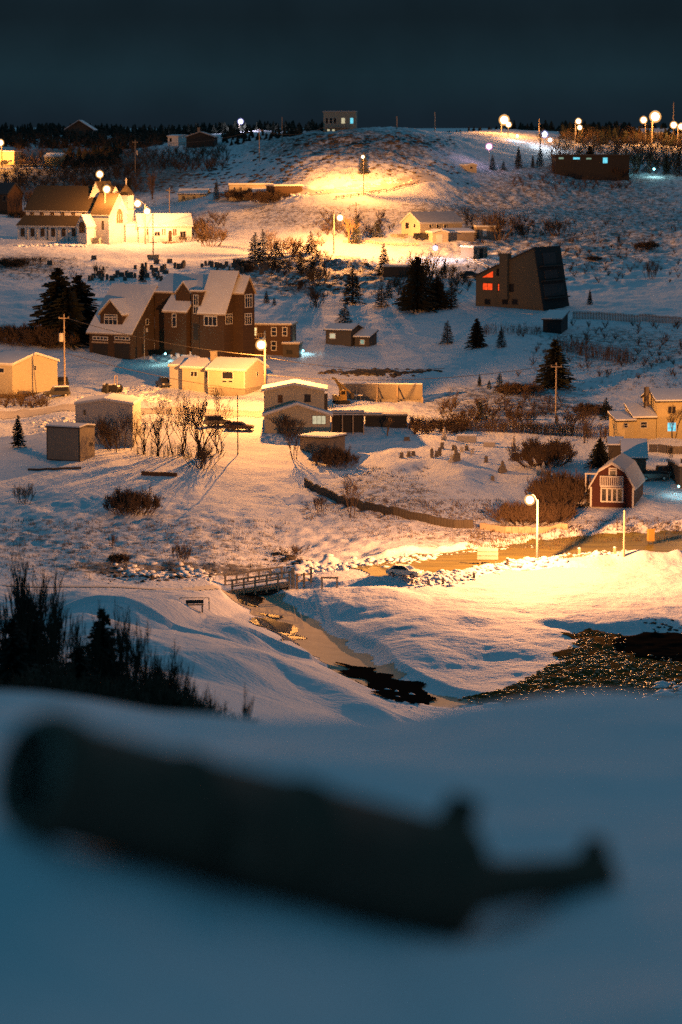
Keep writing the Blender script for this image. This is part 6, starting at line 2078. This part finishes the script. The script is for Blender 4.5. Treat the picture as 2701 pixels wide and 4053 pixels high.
lumps('plowed_snow', [
    (260, [(1210, 2262), (1330, 2248), (1450, 2236), (1560, 2224), (1700, 2208)], .25, .75, 1.3), (90, [(1700, 2205), (1900, 2180), (2100, 2168)], .2, .4, .8),
    (230, [(1480, 2300), (1600, 2312), (1720, 2300), (1800, 2285)], .25, .6, 1.2), (170, [(1800, 2282), (1960, 2252), (2100, 2226), (2260, 2200), (2440, 2185)], .25, .55, .8),
    (120, [(80, 975), (200, 968), (330, 978)], .3, .8, 1.0), (150, [(330, 1590), (450, 1578), (560, 1575), (640, 1580)], .3, .8, 1.6), (80, [(500, 1545), (600, 1540)], .4, 1.1, 1.5),
    (140, [(150, 1680), (240, 1690), (330, 1660)], .3, .7, 2.5), (150, [(0, 668), (150, 664), (270, 668)], .3, .8, 1.0), (160, [(1000, 800), (1200, 772), (1440, 742), (1650, 712)], .3, .8, 1.0),
    (110, [(1250, 1020), (1400, 1035), (1560, 1050), (1650, 1060)], .3, .8, 1.6), (60, [(1050, 1735), (1150, 1740), (1240, 1745)], .3, .7, 1.2), (60, [(600, 1420), (700, 1400), (780, 1400)], .4, 1.2, 2.0)], M_snow)
lumps('snowy_boulders', [(130, [(480, 2262), (600, 2280), (720, 2270), (830, 2288)], .3, .8, 2.5), (50, [(1560, 2790), (1620, 2760), (1500, 2740)], .2, .5, 2.0), (40, [(2630, 2760), (2700, 2720)], .4, 1.0, 2.0)], M_snow)
lumps('dark_boulders', [(90, [(400, 2275), (560, 2290), (700, 2285), (840, 2270)], .25, .6, 2.5), (60, [(1090, 2205), (1200, 2225)], .25, .6, 1.6), (14, [(1330, 2660), (1440, 2710), (1560, 2760), (1720, 2770)], .2, .45, 1.2), (24, [(2580, 2480), (2700, 2500)], .25, .6, 1.5),
                          (70, [(1300, 1478), (1420, 1470), (1560, 1478), (1700, 1470)], .4, .9, 1.2)], M_rock)
lumps('rock_outcrops', [(120, (1150, 535, 1750, 575), .25, 1.3, 1), (90, (900, 600, 1250, 720), .25, 1.2, 1), (60, (900, 725, 1130, 745), .25, 1.0, 1), (70, (1480, 640, 1800, 690), .2, .9, 1), (50, (1250, 580, 1650, 640), .2, .9, 1),
                          (60, (560, 680, 900, 760), .5, 1.2, 1), (70, (1120, 1020, 1500, 1150), .3, .9, 1)], M_rock, .5, 7.0, True, 3.0)
lumps('beach_stones', [(1700, (1860, 2600, 2701, 2785), .08, .34, .5), (320, (2250, 2510, 2480, 2640), .08, .28, .5)], mat('wet_stones', (0.26, .165, .08), .4, .8, .8, spec=.5), .6, lift=.14, keep=[tuple(place(*p, 100)[:2]) for p in BEACH])
sheet('bare_earth', [(1262, 1470), (1330, 1478), (1400, 1462), (1470, 1462), (1560, 1470), (1650, 1468), (1740, 1465), (1740, 1474), (1640, 1480), (1540, 1486), (1470, 1495), (1400, 1490), (1300, 1484)], M_earth, jag=1.3, step=.4, lift=.12)


def tufts(name, groups, m, hmax, seed):
    r = random.Random(seed)
    q = MB()
    for n_, region, h0, h1 in groups:
        for p in px_points(n_, region, r.random(), 60):
            for k in range(r.randint(4, 8)):
                h = r.uniform(h0, h1)
                a = r.uniform(0, 6.28)
                b_ = p + Vector((r.uniform(-.35, .35), r.uniform(-.35, .35), -.05))
                e = b_ + Vector((math.cos(a) * h * .5, math.sin(a) * h * .5, h))
                s_ = Vector((-math.sin(a), math.cos(a), 0)) * .035
                q.add([b_ - s_, b_ + s_, e], [(0, 1, 2)])
    return tag(q.build(name, m, None, False), kind='stuff')


tufts('dead_grass', [(900, (0, 2060, 1150, 2300), .2, .55), (1200, (1850, 720, 2701, 1080), .3, .8), (700, (1100, 1020, 1650, 1180), .3, .9), (500, (1850, 2080, 2300, 2180), .25, .6), (450, (1350, 1980, 2000, 2140), .2, .5),
                     (600, (1150, 540, 1800, 720), .3, .9), (400, (0, 700, 700, 820), .4, 1.0), (500, (2100, 1300, 2701, 1560), .25, .7), (500, (1200, 1980, 1950, 2060), .2, .5), (300, (2300, 2050, 2701, 2150), .25, .6), (300, (0, 1020, 340, 1110), .3, .8), (350, (1000, 820, 1900, 900), .3, .7), (250, (1350, 1850, 1700, 1990), .2, .5)], M_grass, 1, 61)


def far_wood(name, groups, seed):
    """dark belts of conifers and scrub on the skyline, each a jagged cluster of drooping tiers"""
    r = random.Random(seed)
    q = MB()
    for n_, x0, x1, d0, d1, h0, h1 in groups:
        for _ in range(n_):
            p = ground_at(r.uniform(x0, x1), r.uniform(d0, d1))
            h = r.uniform(h0, h1)
            w = h * r.uniform(.3, .65)
            tiers = 6
            for j in range(tiers):
                z0, z1 = h * (j / tiers), h * ((j + 1.7) / tiers)
                ww = w * (1 - j / (tiers + .3))
                k = 7
                ph = r.uniform(0, 6)
                vs = [p + Vector((ww * math.cos(ph + 6.283 * i / k) * r.uniform(.6, 1.2), ww * math.sin(ph + 6.283 * i / k) * r.uniform(.6, 1.2), z0 + r.uniform(-.1, .1) * h)) for i in range(k)]
                vs.append(p + Vector((0, 0, min(z1, h))))
                q.add(vs, [(i, (i + 1) % k, k) for i in range(k)])
    return tag(q.build(name, M_needle, None, False), kind='stuff')


far_wood('far_forest', [(520, -300, 1330, 1080, 1200, 1.6, 5.0), (200, -200, 420, 1000, 1080, 1.6, 4.5), (120, 400, 700, 985, 1060, 1.6, 4), (90, 880, 1200, 940, 1050, 1.4, 3.5), (120, 250, 480, 905, 960, 1.6, 4), (300, 1960, 3100, 1000, 1150, 1.8, 5), (150, 2220, 2720, 905, 960, 1.6, 4.5), (50, 1500, 1960, 930, 1000, 1, 2)], 5)


def scrub(name, groups, m, seed):
    r = random.Random(seed)
    q = MB()
    for n_, region, h0, h1 in groups:
        for p in px_points(n_, region, r.random(), 60):
            h = r.uniform(h0, h1)
            for k in range(9):
                e = p + Vector((r.uniform(-.6, .6) * h, r.uniform(-.6, .6) * h, h * r.uniform(.5, 1)))
                q.tube(p, e, .05, .02, 3, False)
                for _ in range(3):
                    u = p.lerp(e, r.uniform(.4, 1))
                    q.tube(u, u + Vector((r.uniform(-.3, .3), r.uniform(-.3, .3), r.uniform(0, .3))) * h, .03, .012, 3, False)
    return tag(q.build(name, m, None, False), kind='stuff')


scrub('leafless_scrub', [(330, (60, 560, 640, 690), 2, 4.5), (160, (640, 590, 900, 680), 1.5, 3.5), (200, (0, 680, 420, 760), 1.5, 3), (80, (420, 660, 560, 760), 1.5, 3), (330, (2180, 550, 2701, 690), 2, 5), (60, (1250, 860, 1560, 940), 1.2, 2.5),
                          (80, (1060, 960, 1300, 1090), 1.2, 2.6), (90, (1560, 1090, 1860, 1180), 1.2, 2.6), (120, (1800, 880, 2701, 1120), .8, 1.6), (70, (2050, 1290, 2701, 1500), .8, 1.6), (60, (2000, 700, 2500, 760), 1.2, 2.2), (50, (1850, 870, 2200, 950), 1.2, 2.5), (60, (1750, 1590, 2250, 1680), 1.2, 2.4), (70, (690, 860, 900, 960), 1.2, 2.8), (50, (940, 1050, 1000, 1080), 1, 2), (60, (1620, 1690, 1850, 1720), 1, 2), (40, (0, 1560, 200, 1620), .8, 1.6)], M_twig, 15)


# ------------------------------------------------------------------ the old cannon in the foreground
def cannon():
    m = at_depth(205, 3080, 8.6)
    b = at_depth(1715, 3487, 9.6)
    ax = (b - m)
    L = ax.length
    x = ax.normalized()
    z = (Vector((0, 0, 1)) - x * x.z).normalized()
    y = z.cross(x)
    t = thing('cannon', 'old dark iron cannon lying out of focus on the foreground snow', 'cannon', m)
    M = Matrix((x, y, z)).transposed().to_4x4()
    r0 = .208
    prof = [(-.09, .155), (-.085, .185), (-.05, .205), (.0, .208), (.05, .2), (.07, .192), (.12, .188), (.30, .188), (.50, .192), (.505, .207), (.55, .207), (.555, .196), (.80, .203), (1.0, .21), (1.005, .226), (1.07, .226), (1.075, .214), (L - .02, .218), (L, .236), (L + .05, .236), (L + .06, .22), (L + .10, .19), (L + .13, .12), (L + .15, .065)]
    MB().lathe(prof, 40, M).build('barrel', M_iron, t, smooth=True)
    MB().lathe([(-.093, .165), (-.0905, .17), (-.0905, .02), (-.1, .02), (-.1, .16)], 32, M).build('muzzle_face', M_ironpale, t, smooth=True)
    n0 = M @ Vector((L + .12, 0, 0))
    n1 = at_depth(2370, 3462, 10.0) - m
    d = (n1 - n0)
    Ln = d.length
    xn = d.normalized()
    zn = (Vector((0, 0, 1)) - xn * xn.z).normalized()
    Mn = Matrix.Translation(n0) @ Matrix((xn, zn.cross(xn), zn)).transposed().to_4x4()
    ca = MB().lathe([(-.08, .15), (.0, .115), (.12, .092), (.26, .078), (Ln - .14, .070), (Ln - .08, .082), (Ln - .01, .086), (Ln + .04, .066), (Ln + .07, .02)], 24, Mn).build('cascabel', M_iron, t, smooth=True)
    q = MB()
    q.ext([(Ln - .085, .03), (Ln + .03, .03), (Ln + .01, .135), (Ln - .055, .14)], 'y', -.03, .03)
    q.v = [tuple(Mn @ Vector(v)) for v in q.v]
    q.build('lug', M_iron, ca)
    q = MB().ext([(L - .04, .19), (L + .08, .17), (L + .085, .315), (L + .01, .32)], 'y', -.045, .045)
    q.v = [tuple(M @ Vector(v)) for v in q.v]
    q.build('vent_sight', M_iron, t)
    for s in (-1, 1):
        q = MB().tube((.62, s * .17, -.06), (.62, s * .32, -.06), .06, .06, 14)
        q.v = [tuple(M @ Vector(v)) for v in q.v]
        q.build('trunnion', M_iron, t)


cannon()
